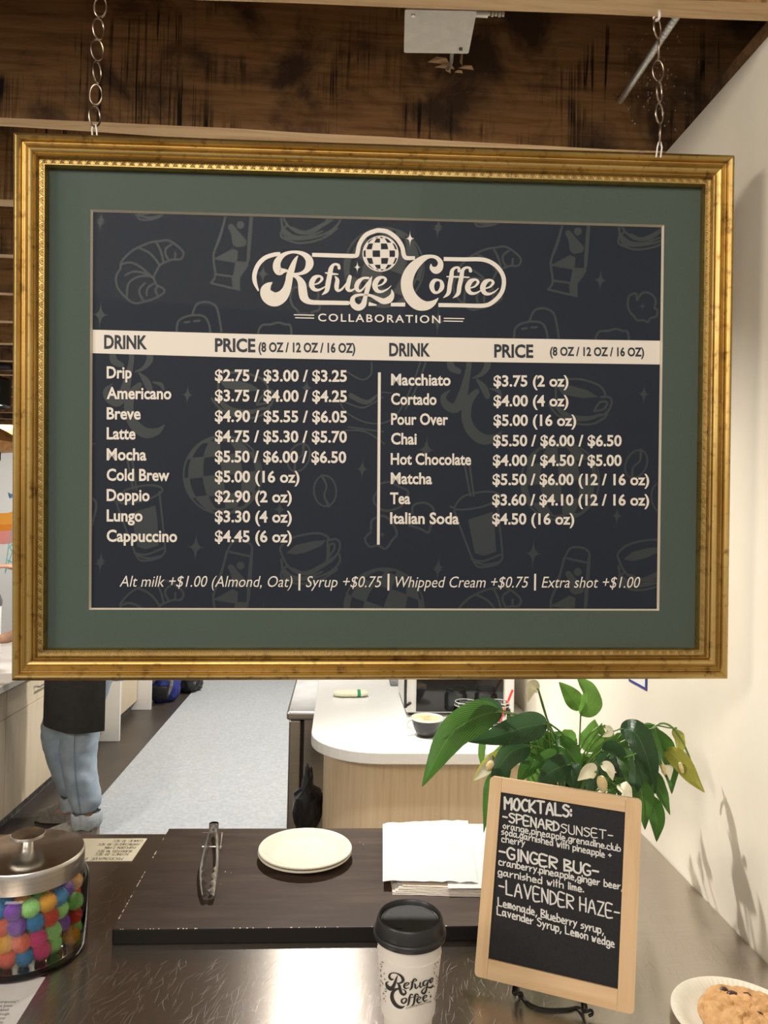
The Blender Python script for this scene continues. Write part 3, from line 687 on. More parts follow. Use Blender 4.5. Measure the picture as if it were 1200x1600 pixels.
for s_ in ([(290, 258, 33), (240, 262, 36), (160, 290, 38), (100, 350, 38), (70, 430, 38), (74, 500, 34), (104, 572, 12)], [(560, 264, 34), (740, 270, 36), (915, 275, 36)], [(915, 275, 36), (940, 268, 36), (950, 235, 36), (965, 170, 37), (1020, 95, 38), (1110, 58, 38), (1141, 58, 38)],
           [(1042, 683, 34), (1110, 692, 10)]): lg.ribbon([A_(p) for p in s_], caps=False)
for s_ in ([(50, 58, 38), (110, 68, 38), (185, 120, 38), (235, 195, 37), (250, 265, 36), (275, 291, 36), (345, 291, 30)], [(590, 300, 34), (760, 303, 34), (920, 305, 36), (1020, 345, 36), (1085, 420, 36), (1103, 500, 36), (1080, 590, 36), (1010, 665, 36), (930, 697, 36), (740, 695, 34), (545, 692, 34)], [(140, 688, 30), (262, 688, 34)]): lg.ribbon([B_(p) for p in s_], caps=False)
for s_ in ([(405, 775, 9), (578, 779, 9)], [(415, 800, 9), (578, 804, 9)]): lg.ribbon([A_(p) for p in s_], caps=False)
for s_ in ([(590, 805, 9), (766, 808, 9)], [(590, 828, 9), (755, 831, 9)]): lg.ribbon([B_(p) for p in s_], caps=False)
x, y_, *_ = B_((52, 255)); lg.disc(x, y_, 28.2, n=40)
lg.star(*A_((945, 370)), 20.5, 11.5); lg.star(*B_((303, 126)), 26, 14)
logo = lg.build('shop_logo', M['print'], po)
tl = Art(pm(.0014), pclip)
def Q(lo, la, r=26.6):
    X, Y = r * math.sin(lo) * math.cos(la), r * math.sin(la); return (x + X * .998 + Y * .02, y_ + Y)
lo_n, la_n = 6, 7
for i in range(lo_n):
    for j in range(la_n):
        if (i + j) % 2 == 0: continue
        l0, l1 = -PI / 2 + i * PI / lo_n + .035, -PI / 2 + (i + 1) * PI / lo_n - .035; a0, a1 = -PI / 2 + j * PI / la_n + .035, -PI / 2 + (j + 1) * PI / la_n - .035
        if i % 2 == 0: pass
        pts = [Q(l0 + (l1 - l0) * t / 3, a0) for t in range(4)] + [Q(l1, a0 + (a1 - a0) * t / 3) for t in range(1, 4)] + [Q(l1 + (l0 - l1) * t / 3, a1) for t in range(1, 4)] + [Q(l0, a1 + (a0 - a1) * t / 3) for t in range(1, 3)]
        tl.poly(pts)
tl.build('mirror_ball_tiles', M['navy'], po)
lettering('logo_caption', [('COLLABORATION', 497, 688, 502, 11.6, .016)], M['print'], po, T1, .014, space=1.25)
# fasteners and screws on the frame top, where the chains hold
# ---------------------------------------------------------------- chains
lm = bmesh.new(); pts = []
for k in range(24):
    t = 2 * PI * k / 24; pts.append((.0088 * math.cos(t), 0, .0155 * math.sin(t) + (.0035 if math.sin(t) > 0 else -.0035) * 0 ))
tube(lm, pts, .0014, 8, closed=True); LINK = None
def chain(px_list, yb, label, hook):
    global LINK
    pos = [at(a, b, 1, yb) for a, b in px_list]
    t = empty('hanging_chain', pos[-1], label=label, cat='chain', group='chains holding the menu board')
    for i, p in enumerate(pos):
        if LINK is None:
            o = obj('chain_link', lm, M['chrome'], t); LINK = o
        else:
            o = copy_obj(LINK, t)
        o.location = p - pos[-1]; d = (pos[max(i - 1, 0)] - pos[min(i + 1, len(pos) - 1)]).normalized()
        o.rotation_euler = (0, math.atan2(d.x, d.z), (.25, 1.2, -.2, .75)[i % 4] + (0 if i % 2 else .3))
    lo = pos[-1]
    bm = bmesh.new(); e_ = Vector((0, 0, 0)); zt = 2.187
    for s in (-.0035, .0035): tube(bm, [Vector((s * .4, 0, -.012)), Vector((s, .0, -.02)), Vector((s, .004, 2.172 - lo.z))], .0013, 8)
    obj('hanger_wire', bm, M['white_plastic'], t)
    if hook:
        bm = bmesh.new(); h = pos[0] - lo + Vector((0, 0, .012))
        tube(bm, [h + Vector((-.002, 0, .03)), h + Vector((.002, 0, .016)), h + Vector((.003, 0, .004)), h + Vector((-.002, 0, -.001)), h + Vector((-.006, 0, .004))], .0022, 8, smooth=5)
        obj('ceiling_hook', bm, M['white_plastic'], t)
chain([(1027, 43), (1029, 76), (1028, 110), (1030, 143), (1030, 177), (1031, 210)], 1.108, 'short bronze oval-link chain at the right end of the frame', True)
chain([(160, -56), (159, -23), (157, 11), (154, 45), (152, 78), (152, 113), (150, 148), (148, 182)], 1.142, 'short bronze oval-link chain at the left end of the frame', False)

# ================================================================== FRONT COUNTER
ct = empty('steel_counter', (-.4, 1.05, 0), label='scratched stainless steel service counter running to the right wall', cat='counter')
bm = bmesh.new(); box(bm, -1.8, 1.066, -.5, .533, .90, .94, .003); obj('steel_top', bm, M['steel_counter'], ct, False)
bm = bmesh.new(); box(bm, -1.75, 1.060, -.4, .48, .02, .90); obj('counter_body', bm, M['cab'], ct, False)
# wear scratches: hair-thin shallow ribbons on the steel, most of them running away from the camera
rs = random.Random(21); V = []; Fs = []
for i in range(1900):
    x_, y_ = rs.uniform(-.55, .64), rs.triangular(.92, 1.5, 1.02); an = rs.gauss(.15, .3) + rs.choice((0, 0, 0, .5)); ln_ = rs.uniform(.006, .038); w_ = rs.uniform(.00004, .00011); bend = rs.uniform(-.25, .25); b0 = len(V)
    if -.34 < x_ < .34 and 1.13 < y_: continue
    for k in range(5):
        t = (k / 4 - .5) * ln_; a_ = an + bend * (k / 4 - .5); cx_, cy_ = x_ + math.sin(a_) * t, y_ + math.cos(a_) * t; ww = w_ * (.3 if k in (0, 4) else 1)
        V += [(cx_ + .4 - math.cos(an) * ww, cy_ - 1.05 + math.sin(an) * ww, .94012), (cx_ + .4 + math.cos(an) * ww, cy_ - 1.05 - math.sin(an) * ww, .94012)]
    Fs += [(b0 + 2 * k, b0 + 2 * k + 1, b0 + 2 * k + 3, b0 + 2 * k + 2) for k in range(4)]
tag(pyobj('scratches', V, Fs, mat('scratched bright steel', (.52, .47, .41), .5, .75), ct), kind='stuff')
# cutting board
cb = bx('cutting_board', -.336, .335, 1.172, 1.549, .9402, .965, [M['board'], M['board_side']], bev=.0025)
for p in cb.data.polygons:
    if p.normal.y < -.5 or abs(p.normal.x) > .7: p.material_index = 1
tag(cb, 'dark stained wooden board holding tongs, plates and paper bags', 'board')
# worn chips along the edges
bm = bmesh.new(); rw = random.Random(8)
for i in range(70):
    if i % 2: x_, y_ = -.336, rw.uniform(1.18, 1.54)
    else: x_, y_ = rw.uniform(-.33, .2), 1.172
    s_ = rw.uniform(.0006, .0016); bmesh.ops.create_icosphere(bm, subdivisions=1, radius=s_, matrix=Matrix.Translation((x_ + .0012 * (i % 2), y_ + .0012 * (1 - i % 2), .9645)) @ Matrix.Diagonal((1, 1 + 1.5 * (i % 2), .5, 1)))
tag(obj('worn_edge', bm, M['kraft'], cb), 'pale chipped paint along the edges', kind='stuff')
# ---- plates
def plate_bm(R=.0865):
    prof_ = [(0, .004), (.045, .004), (.047, .0048), (.05, .004), (.062, .006), (.070, .012), (.078, .0175), (.084, .0195), (R, .0195), (R + .001, .0175), (R, .0155), (.083, .0155), (.077, .013), (.068, .006), (.06, 0), (0, 0)]
    prof_ = [(r, z * .8) for r, z in prof_]
    def fn(r, z, a, i):
        if 4 <= i <= 7: return r, z + .0006 * math.cos(72 * a) * (1 if i in (5, 6) else .5)
        return r, z
    bm = bmesh.new(); lathe(bm, prof_, 288, fn=fn); return bm
pc = at(476.5, 1333, 2, .975)
p1 = obj('paper_plate', plate_bm(), M['plate']); p1.location = (pc.x, pc.y, .9652); tag(p1, 'lower of two cream fibre plates stacked on the dark board', 'plate', 'cream fibre plates')
p2 = copy_obj(p1); p2.location = (pc.x + .0006, pc.y + .001, .9708); p2.rotation_euler.z = .2; tag(p2, 'upper of two cream fibre plates stacked on the dark board', 'plate', 'cream fibre plates')
kc = at(1158, 1592, 2, .952)
p3 = copy_obj(p1); p3.location = (kc.x, kc.y, .9402); tag(p3, 'cream fibre plate under the cookie beside the right wall', 'plate', 'cream fibre plates')
# ---- cookie
m = noisy('baked cookie dough', (.40, .20, .07), (.62, .37, .16), 55, .85, bs=.6, bd=.002)
ck = empty('chocolate_chip_cookie', (kc.x + .008, kc.y - .004, .948), label='large cracked chocolate chip cookie on a cream plate by the wall', cat='cookie')
bm = bmesh.new(); from mathutils import noise as mn
def ckf(r, z, a, i):
    x, yy = r * math.cos(a), r * math.sin(a)
    wob = 1 + .05 * mn.noise(Vector((math.cos(a) * 2, math.sin(a) * 2, 0)))
    if z > .004:
        cr_ = abs(mn.noise(Vector((x * 45 + 3, yy * 45, 1.7)))); cr2 = abs(mn.noise(Vector((x * 110, yy * 110, 4))))
        z += .0035 * min(cr_ * 3, 1) - .0035 + .0016 * min(cr2 * 3, 1) + .0012 * mn.noise(Vector((x * 300, yy * 300, 0)))
    return r * wob, z
prf = [(0, .0)] + [(r, 0) for r in (.03, .056)] + [(.061, .003), (.063, .0075), (.061, .0125), (.058, .0155)] + [(.056 - .0022 * k, .0165 + .004 * math.sin(min(1, k / 16) * PI / 2)) for k in range(25)] + [(0, .0195)]
lathe(bm, prf, 140, fn=ckf); obj('cookie_dough', bm, m, ck)
for px_, py_, s in ((1131, 1551, .0055), (1144, 1558, .007), (1167, 1560, .006), (1185, 1590, .006), (1120, 1585, .003)):
    p = at(px_, py_, 2, .961) - ck.location; bm = bmesh.new(); r = bmesh.ops.create_icosphere(bm, subdivisions=2, radius=s)
    for v in bm.verts: v.co = Vector((v.co.x * random.uniform(.85, 1.15), v.co.y * .8, v.co.z * .55)) + Vector((p.x, p.y, .0175))
    obj('chocolate_chip', bm, M['choc'], ck)
# ---- tongs
tg = empty('serving_tongs', at(328, 1330, 2, .966), label='steel scalloped tongs standing on edge on the dark board', cat='tongs')
O = Vector(tg.location)
def arm(pts, sgn):
    bm = bmesh.new(); P = cr([(at(a, b, 2, .985) - O).to_tuple()[:2] + (h0, h1) for a, b, h0, h1 in pts], 10); rows = []
    for i, (x_, yy, h0, h1) in enumerate(P):
        t = i / (len(P) - 1); sc = .003 * math.sin(t * 62) if t > .66 else 0; cup = .009 if t > .62 else .006
        row = []
        for k in range(7):
            q = k / 6 * 2 - 1; zz = (h0 + h1) / 2 + (h1 - h0) / 2 * q; inn = (abs(q) ** 3) * cup + (abs(q) > .8) * sc
            row.append(Vector((x_ - sgn * inn * -1, yy, zz)))
        rows.append(row)
    V = [bm.verts.new(v) for r_ in rows for v in r_]
    for i in range(len(rows) - 1):
        for k in range(6): bm.faces.new((V[i * 7 + k], V[i * 7 + k + 1], V[(i + 1) * 7 + k + 1], V[(i + 1) * 7 + k]))
    bmesh.ops.solidify(bm, geom=bm.faces[:], thickness=.0007); obj('tong_arm', bm, M['tongs'], tg)
arm([(329, 1293, .012, .026), (322, 1312, .006, .028), (314, 1338, .003, .026), (311, 1356, .0, .024), (312, 1376, .0, .02), (316, 1392, .003, .014)], 1)
arm([(339, 1292, .012, .026), (342, 1312, .006, .028), (343, 1338, .003, .026), (342, 1356, .0, .024), (339, 1376, .0, .02), (335, 1392, .003, .014)], -1)
bm = bmesh.new(); h = at(334, 1293, 2, .985) - O; V = []
for k in range(13):
    a_ = PI * k / 12; p = h + Vector((-.0095 * math.cos(a_), .010 * math.sin(a_), 0)); V.append([bm.verts.new((p.x, p.y, .011)), bm.verts.new((p.x, p.y, .027))])
for k in range(12): bm.faces.new((V[k][0], V[k + 1][0], V[k + 1][1], V[k][1]))
bm.faces.new([v[1] for v in V])
bmesh.ops.solidify(bm, geom=bm.faces[:], thickness=.0008)
obj('hinge_cap', bm, M['tongs'], tg)
bm = bmesh.new(); a, b = at(316, 1311, 2, .985) - O, at(347, 1311, 2, .985) - O
tube(bm, [(a.x, a.y, .031), (b.x, b.y, .031), (b.x, b.y + .002, .004), (a.x, a.y + .002, .004)], .0011, 6, closed=True)
tube(bm, [(b.x, b.y, .031), (b.x + .0015, b.y - .03, .012)], .0009, 6); obj('locking_ring', bm, M['tongs'], tg)
# crumbs
bm = bmesh.new()
for a, b, s in ((352, 1363, .0014), (361, 1364, .0006), (568, 1320, .001), (562, 1316, .0007), (345, 1382, .0007)):
    bmesh.ops.create_icosphere(bm, subdivisions=1, radius=s, matrix=Matrix.Translation(at(a, b, 2, .9655) + Vector((0, 0, s * .6))))
tag(obj('crumbs', bm, M['plate']), 'tiny pale crumbs scattered on the dark board', 'crumbs', kind='stuff')

# ---- paper bags
def sheet(name, corners, z, mt, label, bulge=.0, seed=0, cat='paper bag', th=.0009):
    c = [at(a, b, 2, z) for a, b in corners]; bm = bmesh.new(); n = 16; rnd = random.Random(seed); V = []
    for j in range(n + 1):
        for i in range(n + 1):
            u, v = i / n, j / n; p = (c[0] * (1 - u) + c[1] * u) * (1 - v) + (c[3] * (1 - u) + c[2] * u) * v
            zz = z + bulge * math.sin(PI * min(1, u * 1.05)) ** .7 * math.sin(PI * (v * .8 + .15)) + (.0012 if bulge < .002 else .0042) * abs(mn.noise(Vector((u * 5 + seed, v * 4, seed * 3.1)))) + (.0016 * abs(mn.noise(Vector((u * 11 + v * 6, v * 3, seed)))) if bulge > .002 else 0)
            V.append(bm.verts.new((p.x, p.y, max(zz, z))))
    for j in range(n):
        for i in range(n): bm.faces.new((V[j * (n + 1) + i], V[j * (n + 1) + i + 1], V[(j + 1) * (n + 1) + i + 1], V[(j + 1) * (n + 1) + i]))
    bmesh.ops.recalc_face_normals(bm, faces=bm.faces)
    if sum((f_.normal.z for f_ in bm.faces)) < 0: bmesh.ops.reverse_faces(bm, faces=bm.faces)
    r = bmesh.ops.solidify(bm, geom=bm.faces[:], thickness=th)
    o = obj(name, bm, mt); tag(o, label, cat, 'white paper bags on the board'); return o
base = [(600, 1300), (757, 1300), (757, 1396), (612, 1392)]
names = ['lowest', 'second from the bottom', 'third from the bottom', 'fourth from the bottom', 'fifth from the bottom', 'sixth from the bottom']
for k in range(6):
    dx, dy = random.uniform(-3, 3), random.uniform(-3, 3) - k * 1.2
    q = [(a + dx, b + dy) for a, b in base]; q[3] = (612 + k * 3 + dx, 1397 - k * 2.6); q[2] = (757, 1401 - k * 2.4)
    sheet('paper_bag', q, .9662 + k * .0017, M['kraft'] if k % 2 else M['paper'], 'flat paper bag %s in the pile beside the cream plates' % names[k], .0005, k, th=.0012)
sheet('paper_bag', [(690, 1287), (760, 1288), (762, 1388), (700, 1388)], .9775, M['paper'], 'white paper bag peeking out at right, just below the topmost bag', .0006, 9)
tb = sheet('paper_bag', [(598, 1288), (731, 1283), (747, 1380), (598, 1377)], .9790, M['paper'], 'wide white paper bag lying topmost on the pile, creased and puffed', .0055, 12)
bm = bmesh.new(); a, b = at(605, 1296, 2, .9815), at(606, 1374, 2, .9805)
for i in range(3):
    q0 = a + Vector((.007 * i, 0, .0004)); q1 = b + Vector((.007 * i, 0, .0004)); tube(bm, [q0, (q0 + q1) / 2 + Vector((.001, 0, .001)), q1], .0005, 4)
g = obj('fold_crease', bm, M['paper'], tb)

# ---- stroke hand lettering
GL = {'M': '030d 0d386d63', 'A': '033d63 1757', 'B': '030d 0d4c4a08 08565403', 'C': '5c3d1b08153354', 'D': '030d 0d3c594503', 'E': '5d0d0353 0848', 'F': '5d0d03 0848', 'G': '5c2d0a06235457 5737',
      'H': '0d03 0858 5d53', 'I': '1d13', 'K': '0d03 5d07 0753', 'L': '0d03 0353', 'N': '030d 0d53 535d', 'O': '3d1b05335 65b3d'.replace(' ', ''), 'P': '030d 0d5c5907', 'R': '030d 0d5c5908 0853', 'S': '5c2d0b294856330 4'.replace(' ', ''),
      'T': '0d6d 3d33', 'U': '0d0533555d', 'V': '0d33 336d', 'W': '0d13 1339 3953 536d', 'Y': '0d38 6d3823', 'Z': '0d5d 5d03 0353', 'a': '4819051335 49 494453'.replace('35 49', '3549'), 'b': '0d03 072947442303', 'c': '4819051343',
      'd': '4719051345 4d43', 'e': '06463819051343', 'f': '4d2c23 0939', 'g': '4819052346 49412001', 'h': '0d03 07294843', 'i': '0903 0b0c', 'l': '0d03', 'm': '0903 07192823 27394843', 'n': '0903 07294843', 'o': '2906234629',
      'p': '0900 0839463304', 'r': '0903 062839', 's': '39180736 363403'.replace(' ', ''), 't': '1d13 0929', 'u': '09042345 4943', 'v': '0923 2349', 'w': '0913 1327 2733 3359', 'y': '0924 4900', 'x': '0943 4903', 'k': '0d03 4906 0643',
      ':': '0405 0809', '.': '0304', ',': '1401', '-': '0848', '+': '0848 2a26', '&': '530a2d3a052356', '0': '2d0a06234 64a2d'.replace(' ', ''), '2': '0b2d4b03 0343', '3': '0d4d28 28462304', '8': '280b2d4b28052345 28'.replace(' ', ''), '9': '4b2d0a384b 4b43', '/': '034d'}
def hand(art_, txt, p0, p1, h, w_, jit=.25, seed=1):
    rnd = random.Random(seed); x = 0; items = []
    for ch in txt:
        if ch == ' ': x += 4; continue
        g_ = GL[ch]; mxw = 0; sts = []
        for s_ in g_.split():
            pts = [(int(s_[i], 16), int(s_[i + 1], 16) - 3) for i in range(0, len(s_) - 1, 2)]; mxw = max(mxw, max(p[0] for p in pts)); sts.append(pts)
        items.append((x, sts)); x += mxw + 2
    tot = x - 2; dx, dy = p1[0] - p0[0], p1[1] - p0[1]; ln = math.hypot(dx, dy); ux, uy = dx / ln, dy / ln; kx = ln / tot; ky = h / 10
    for x0_, sts in items:
        jy = rnd.uniform(-jit, jit)
        for pts in sts:
            q = []
            for a, b in pts:
                X = (x0_ + a + rnd.uniform(-.12, .12)) * kx; Y = (b + jy + rnd.uniform(-.15, .15)) * ky
                q.append((p0[0] + ux * X + .0 * Y, p0[1] + uy * X - Y))
            art_.ribbon(q, w_, 4)

# ================================================================== CHALKBOARD
CQ = Matrix(((0.9255, 0.3638, 0.1048), (-0.3779, 0.9047, 0.1969), (-0.0232, -0.2218, 0.9748)))
CC = Vector((.3156, 1.03, 1.093)); CW, CH = .2134, .2689
kb = empty('tabletop_chalkboard', label='small pine framed chalkboard of hand-lettered mocktails leaning on a wire stand', cat='chalkboard')
kb.matrix_world = Matrix.Translation(CC) @ CQ.to_4x4(); Ki = kb.matrix_world.inverted()
def kloc(x, y_, d=0.0):
    o = Ki @ CAM; r = Ki.to_3x3() @ ray(x, y_); t = (-d - o.y) / r.y; return o + r * t
sl, srr, tp, bt = .0175, .0215, .0200, .0255
def roundbox(x0, x1, z0, z1, cor, name, mt):
    "board lying in local xz; cor = set of outer corners to round"
    bm = bmesh.new(); box(bm, x0, x1, .0, .012, z0, z1)
    es = [e for e in bm.edges if abs(e.verts[0].co.y - e.verts[1].co.y) > .005 and any(abs(e.verts[0].co.x - c_[0]) < 1e-4 and abs(e.verts[0].co.z - c_[1]) < 1e-4 for c_ in cor)]
    if es: bmesh.ops.bevel(bm, geom=es, offset=.006, segments=4, affect='EDGES', profile=.5)
    return obj(name, bm, mt, kb)
X0, X1, Z0, Z1 = -CW / 2, CW / 2, -CH / 2, CH / 2
roundbox(X0, X0 + sl, Z0, Z1, [(X0, Z0), (X0, Z1)], 'frame_stile', M['pine']); roundbox(X1 - srr, X1, Z0, Z1, [(X1, Z0), (X1, Z1)], 'frame_stile', M['pine'])
roundbox(X0 + sl + .0003, X1 - srr - .0003, Z1 - tp, Z1, [], 'frame_cross_rail', M['pine_h']); roundbox(X0 + sl + .0003, X1 - srr - .0003, Z0, Z0 + bt, [], 'frame_cross_rail', M['pine_h'])
bm = bmesh.new(); box(bm, X0 + .005, X1 - .005, .0035, .0105, Z0 + .005, Z1 - .005); slate = obj('slate_panel', bm, M['chalk'], kb, False)
ka = Art(lambda x, y_: (lambda p: Vector((p.x, .0031, p.z)))(kloc(x, y_, -.0035)))
K = lambda u, v: (720 + u / 3.903, 1190 + v / 3.903)
for i, (t, a, b, h, w_) in enumerate([
    ('MOCKTALS:', (268, 287), (672, 337), 70, 3.4), ('-SPENARD', (258, 362), (598, 425), 56, 2.6), ('SUNSET-', (612, 432), (925, 478), 52, 1.8),
    ('orange,pineapple,grenadine.club', (258, 407), (972, 548), 40, 1.7), ('soda.garnished with pineapple +', (250, 442), (918, 592), 40, 1.7), ('cherry', (250, 487), (390, 514), 40, 1.7),
    ('-GINGER BUG-', (236, 578), (838, 706), 66, 3.1), ('cranberry.pineapple,ginger beer,', (232, 628), (985, 782), 42, 1.9), ('garnished with lime.', (228, 690), (748, 796), 42, 1.9),
    ('-LAVENDER HAZE-', (234, 798), (966, 962), 82, 2.5), ('Lemonade, Blueberry syrup,', (228, 876), (868, 1052), 48, 2.0), ('Lavender Syrup, Lemon wedge', (222, 930), (935, 1132), 48, 2.0)]):
    hand(ka, t, K(*a), K(*b), h / 3.903, w_, seed=i + 3)
ka.build('chalk_lettering', M['chalk_ink'], slate)
# wire stand (separate thing that carries the board)
ws = empty('wire_easel', (.33, 1.03, .94), label='black wire easel loop with curled ends under the chalkboard', cat='stand')
O = Vector(ws.location); bm = bmesh.new()
a, b = kb.matrix_world @ Vector((-.048, .006, Z0 - .0035)), kb.matrix_world @ Vector((.045, .006, Z0 - .0035))
f1, f2 = at(850, 1577, 2, .9425), at(885, 1577, 2, .9425)
g0 = at(812, 1556, 2, .9425); g1 = at(910, 1570, 2, .9425)
tube(bm, [a - O, Vector((a.x, a.y, .95)) - O, g0 + Vector((.002, 0, 0)) - O, at(826, 1568, 2, .9425) - O, f1 - O, f2 - O, at(902, 1574, 2, .9425) - O, Vector((b.x, b.y, .95)) - O, b - O], .0021, 8, smooth=6)
for p in (a, b):
    tube(bm, [p - O + Vector((-.003, .004, 0)), p - O + Vector((-.006, -.006, -.004)), p - O + Vector((-.003, -.013, -.001)), p - O + Vector((.003, -.0135, .001)), p - O + Vector((.006, -.010, -.006)), p - O + Vector((.002, -.008, -.010))], .0021, 8, smooth=5)
for p in (a, b):                                                    # back legs
    tube(bm, [p - O, Vector((p.x + .02, p.y + .09, .9425)) - O], .0021, 8)
    t_ = kb.matrix_world @ Vector((0.0 + (p.x - (a.x + b.x) / 2) * .6, .0135 + .002, .02)); tube(bm, [p - O + Vector((.002, .008, 0)), t_ - O, Vector((p.x + .02, p.y + .09, .9425)) - O], .0019, 8)
obj('wire_frame', bm, M['black_wire'], ws)

# ================================================================== COFFEE CUP
CUPX, CUPY = at(640.5, 1440, 1, .958).x, .958
cp = empty('takeaway_coffee_cup', (CUPX, CUPY, .94), label='white takeaway coffee cup with black lid in front of the dark board', cat='cup')
def cr_at(z): return .0285 + (.0425 - .0285) * (z / .136)       # cone radius at height above counter
bm = bmesh.new(); lathe(bm, [(0, .004), (.0265, .004), (.0275, .0), (.0285, .0), (cr_at(.136), .136), (cr_at(.136) - .001, .137), (.04, .13), (.0275, .008), (0, .008)], 72); obj('cup_body', bm, M['cup'], cp)
bm = bmesh.new()
lathe(bm, [(.0445, .1305), (.0462, .1312), (.0470, .134), (.0468, .1375), (.0455, .1392), (.0442, .140), (.0440, .1425), (.0432, .1475), (.0418, .1535), (.0408, .1555), (.0396, .1562), (.0386, .1552), (.0378, .1518), (.0372, .1502), (.034, .1500), (0, .1503)], 96)
lathe(bm, [(.0345, .1500), (.0348, .1506), (.0356, .1506), (.0359, .1500)], 96)
obj('cup_lid', bm, M['lid'], cp)
bm = bmesh.new()
for px_, py_, rx_ in ((621, 1450, .006), ): 
    p = at(px_, py_, 2, 1.0905) - Vector(cp.location); box(bm, p.x - rx_, p.x + rx_, p.y - .0016, p.y + .0016, .150, .1512, .0005)
obj('sip_hole', bm, M['black'], cp)
def lid_marks():
    V = []; Fs = []
    for t, a0, r in (('CAUTION HOT', 1.95, .0315), ('16', 2.75, .029), ('CONTENTS', .9, .0315)):
        v, f_ = glyphs(t, 0, 0); a = min(p[0] for p in v); b = max(p[0] for p in v); b0 = len(V); k = .0042
        for x_, y__ in v:
            an = a0 - (x_ - (a + b) / 2) * k / r; rr_ = r + y__ * k * .8; V.append((rr_ * math.cos(an), rr_ * math.sin(an), .15065))
        Fs += [tuple(b0 + i for i in q) for q in f_]
    return pyobj('embossed_marks', V, Fs, mat('embossed plastic', (.09, .09, .09), .5), cp)
lid_marks()
bm = bmesh.new(); zs0, zs1 = .037, .1125
lathe(bm, [(cr_at(zs0) + .0004, zs0), (cr_at(zs0) + .0022, zs0 - .0005), (cr_at(zs0 + .02) + .0016, zs0 + .02), (cr_at(zs1) + .0012, zs1), (cr_at(zs1) + .0001, zs1 + .0003)], 96)
sv = obj('cup_sleeve', bm, M['cup'], cp)
def cone(px_, py_, lift=.0015):
    z = .06
    for _ in range(5):
        r = cr_at(z) + lift; X = 0; Yd = CUPY - r
        for __ in range(3):
            p = at(px_, py_, 1, Yd); X = max(-r * .995, min(r * .995, p.x - CUPX)); Yd = CUPY - math.sqrt(max(r * r - X * X, 0))
        z = max(0, min(.136, p.z - .94))
    return Vector((X, Yd - CUPY, z))
ca = Art(lambda x, y_: cone(x, y_, .0021)); ca.up = lambda p, lf: p * 1.0 + Vector((p.x, p.y, 0)).normalized() * lf
U = lambda p: (590 + p[0] / 10.91, 1500 + p[1] / 10.91) + tuple(q / 10.91 for q in p[2:])
e2 = lambda dx, dy: [(x + dx, y_ + dy, w_) for x, y_, w_ in [(672, 692, 8), (718, 668, 14), (738, 638, 18), (705, 632, 18), (672, 680, 34), (690, 730, 26), (722, 722, 14), (755, 700, 5)]]
for s_ in ([(265, 325, 16), (235, 335, 34), (200, 300, 38), (205, 250, 30), (250, 222, 18), (320, 228, 20), (395, 270, 36), (432, 330, 52), (420, 372, 40), (370, 396, 22), (325, 388, 10)],
           [(340, 262, 8), (320, 310, 26), (300, 370, 42), (272, 440, 56), (230, 488, 72), (182, 470, 66), (150, 425, 40), (150, 390, 30), (188, 368, 6)],
           [(335, 392, 16), (365, 430, 40), (382, 500, 52), (400, 560, 46), (440, 590, 40), (478, 565, 32), (465, 520, 22), (425, 500, 8)],
           [(450, 448, 8), (508, 425, 16), (535, 398, 20), (505, 388, 18), (462, 412, 34), (452, 458, 36), (482, 486, 22), (545, 468, 6)],
           [(660, 340, 24), (640, 322, 20), (610, 342, 28), (592, 400, 36), (580, 470, 36), (540, 522, 8)], [(562, 378, 12), (670, 352, 12)],
           [(620, 398, 8), (642, 425, 30), (640, 468, 28), (660, 484, 20), (705, 440, 10)], [(728, 388, 26), (720, 440, 28), (735, 468, 20), (780, 425, 6)],
           [(852, 350, 16), (806, 356, 18), (775, 400, 34), (785, 438, 25), (815, 428, 14), (850, 380, 8)],
           [(880, 330, 8), (852, 400, 28), (838, 470, 26), (818, 540, 34), (780, 572, 34), (752, 545, 28), (772, 505, 18), (815, 470, 10), (850, 462, 20), (895, 472, 30), (930, 455, 26), (948, 415, 6)],
           [(888, 388, 6), (932, 352, 14), (946, 312, 16), (920, 312, 16), (895, 350, 26), (900, 392, 18), (955, 362, 5)],
           [(352, 488, 26), (292, 510, 48), (250, 570, 56), (246, 650, 62), (280, 730, 62), (340, 790, 58), (410, 808, 44), (460, 782, 6)],
           [(595, 592, 24), (566, 584, 20), (546, 630, 34), (535, 700, 36), (520, 760, 26), (492, 780, 6)], [(688, 592, 26), (660, 578, 20), (636, 612, 34), (625, 700, 36), (606, 760, 28), (568, 786, 6)], [(525, 650, 10), (700, 614, 12)], e2(0, 0), e2(102, -30)):
    ca.ribbon([U(p) for p in s_], n=5)
ca.ribbon([U(p) for p in [(460, 652, 16), (412, 678, 28), (412, 718, 30), (448, 738, 24), (486, 700, 32), (490, 662, 26)]], closed=True, n=5)
ca.star(*U((878, 552)), 7, 3.4); ca.star(*U((905, 622)), 10.5, 4.6, .1)
rnd = random.Random(5)
for side in (-1, 1):                                     # small side drawings wrapping the sleeve
    for k in range(17):
        xx = 640 + side * rnd.uniform(37.5, 45.0); yy = 1503 + k * 3.8; s_ = rnd.uniform(1.2, 2.4)
        ca.ribbon([(xx + rnd.uniform(-s_, s_), yy + rnd.uniform(-s_, s_)) for _ in range(4)], .55, 3)
ca.build('shop_logo', M['ink'], sv)
lettering('logo_caption', [('COLLABORATION', *[590 + q / 10.91 for q in (482, 915)], 1500 + 838 / 10.91, 2.6, -.27)], M['ink'], sv, lambda x, y_: cone(x, y_, .0022), .01, space=1.2)

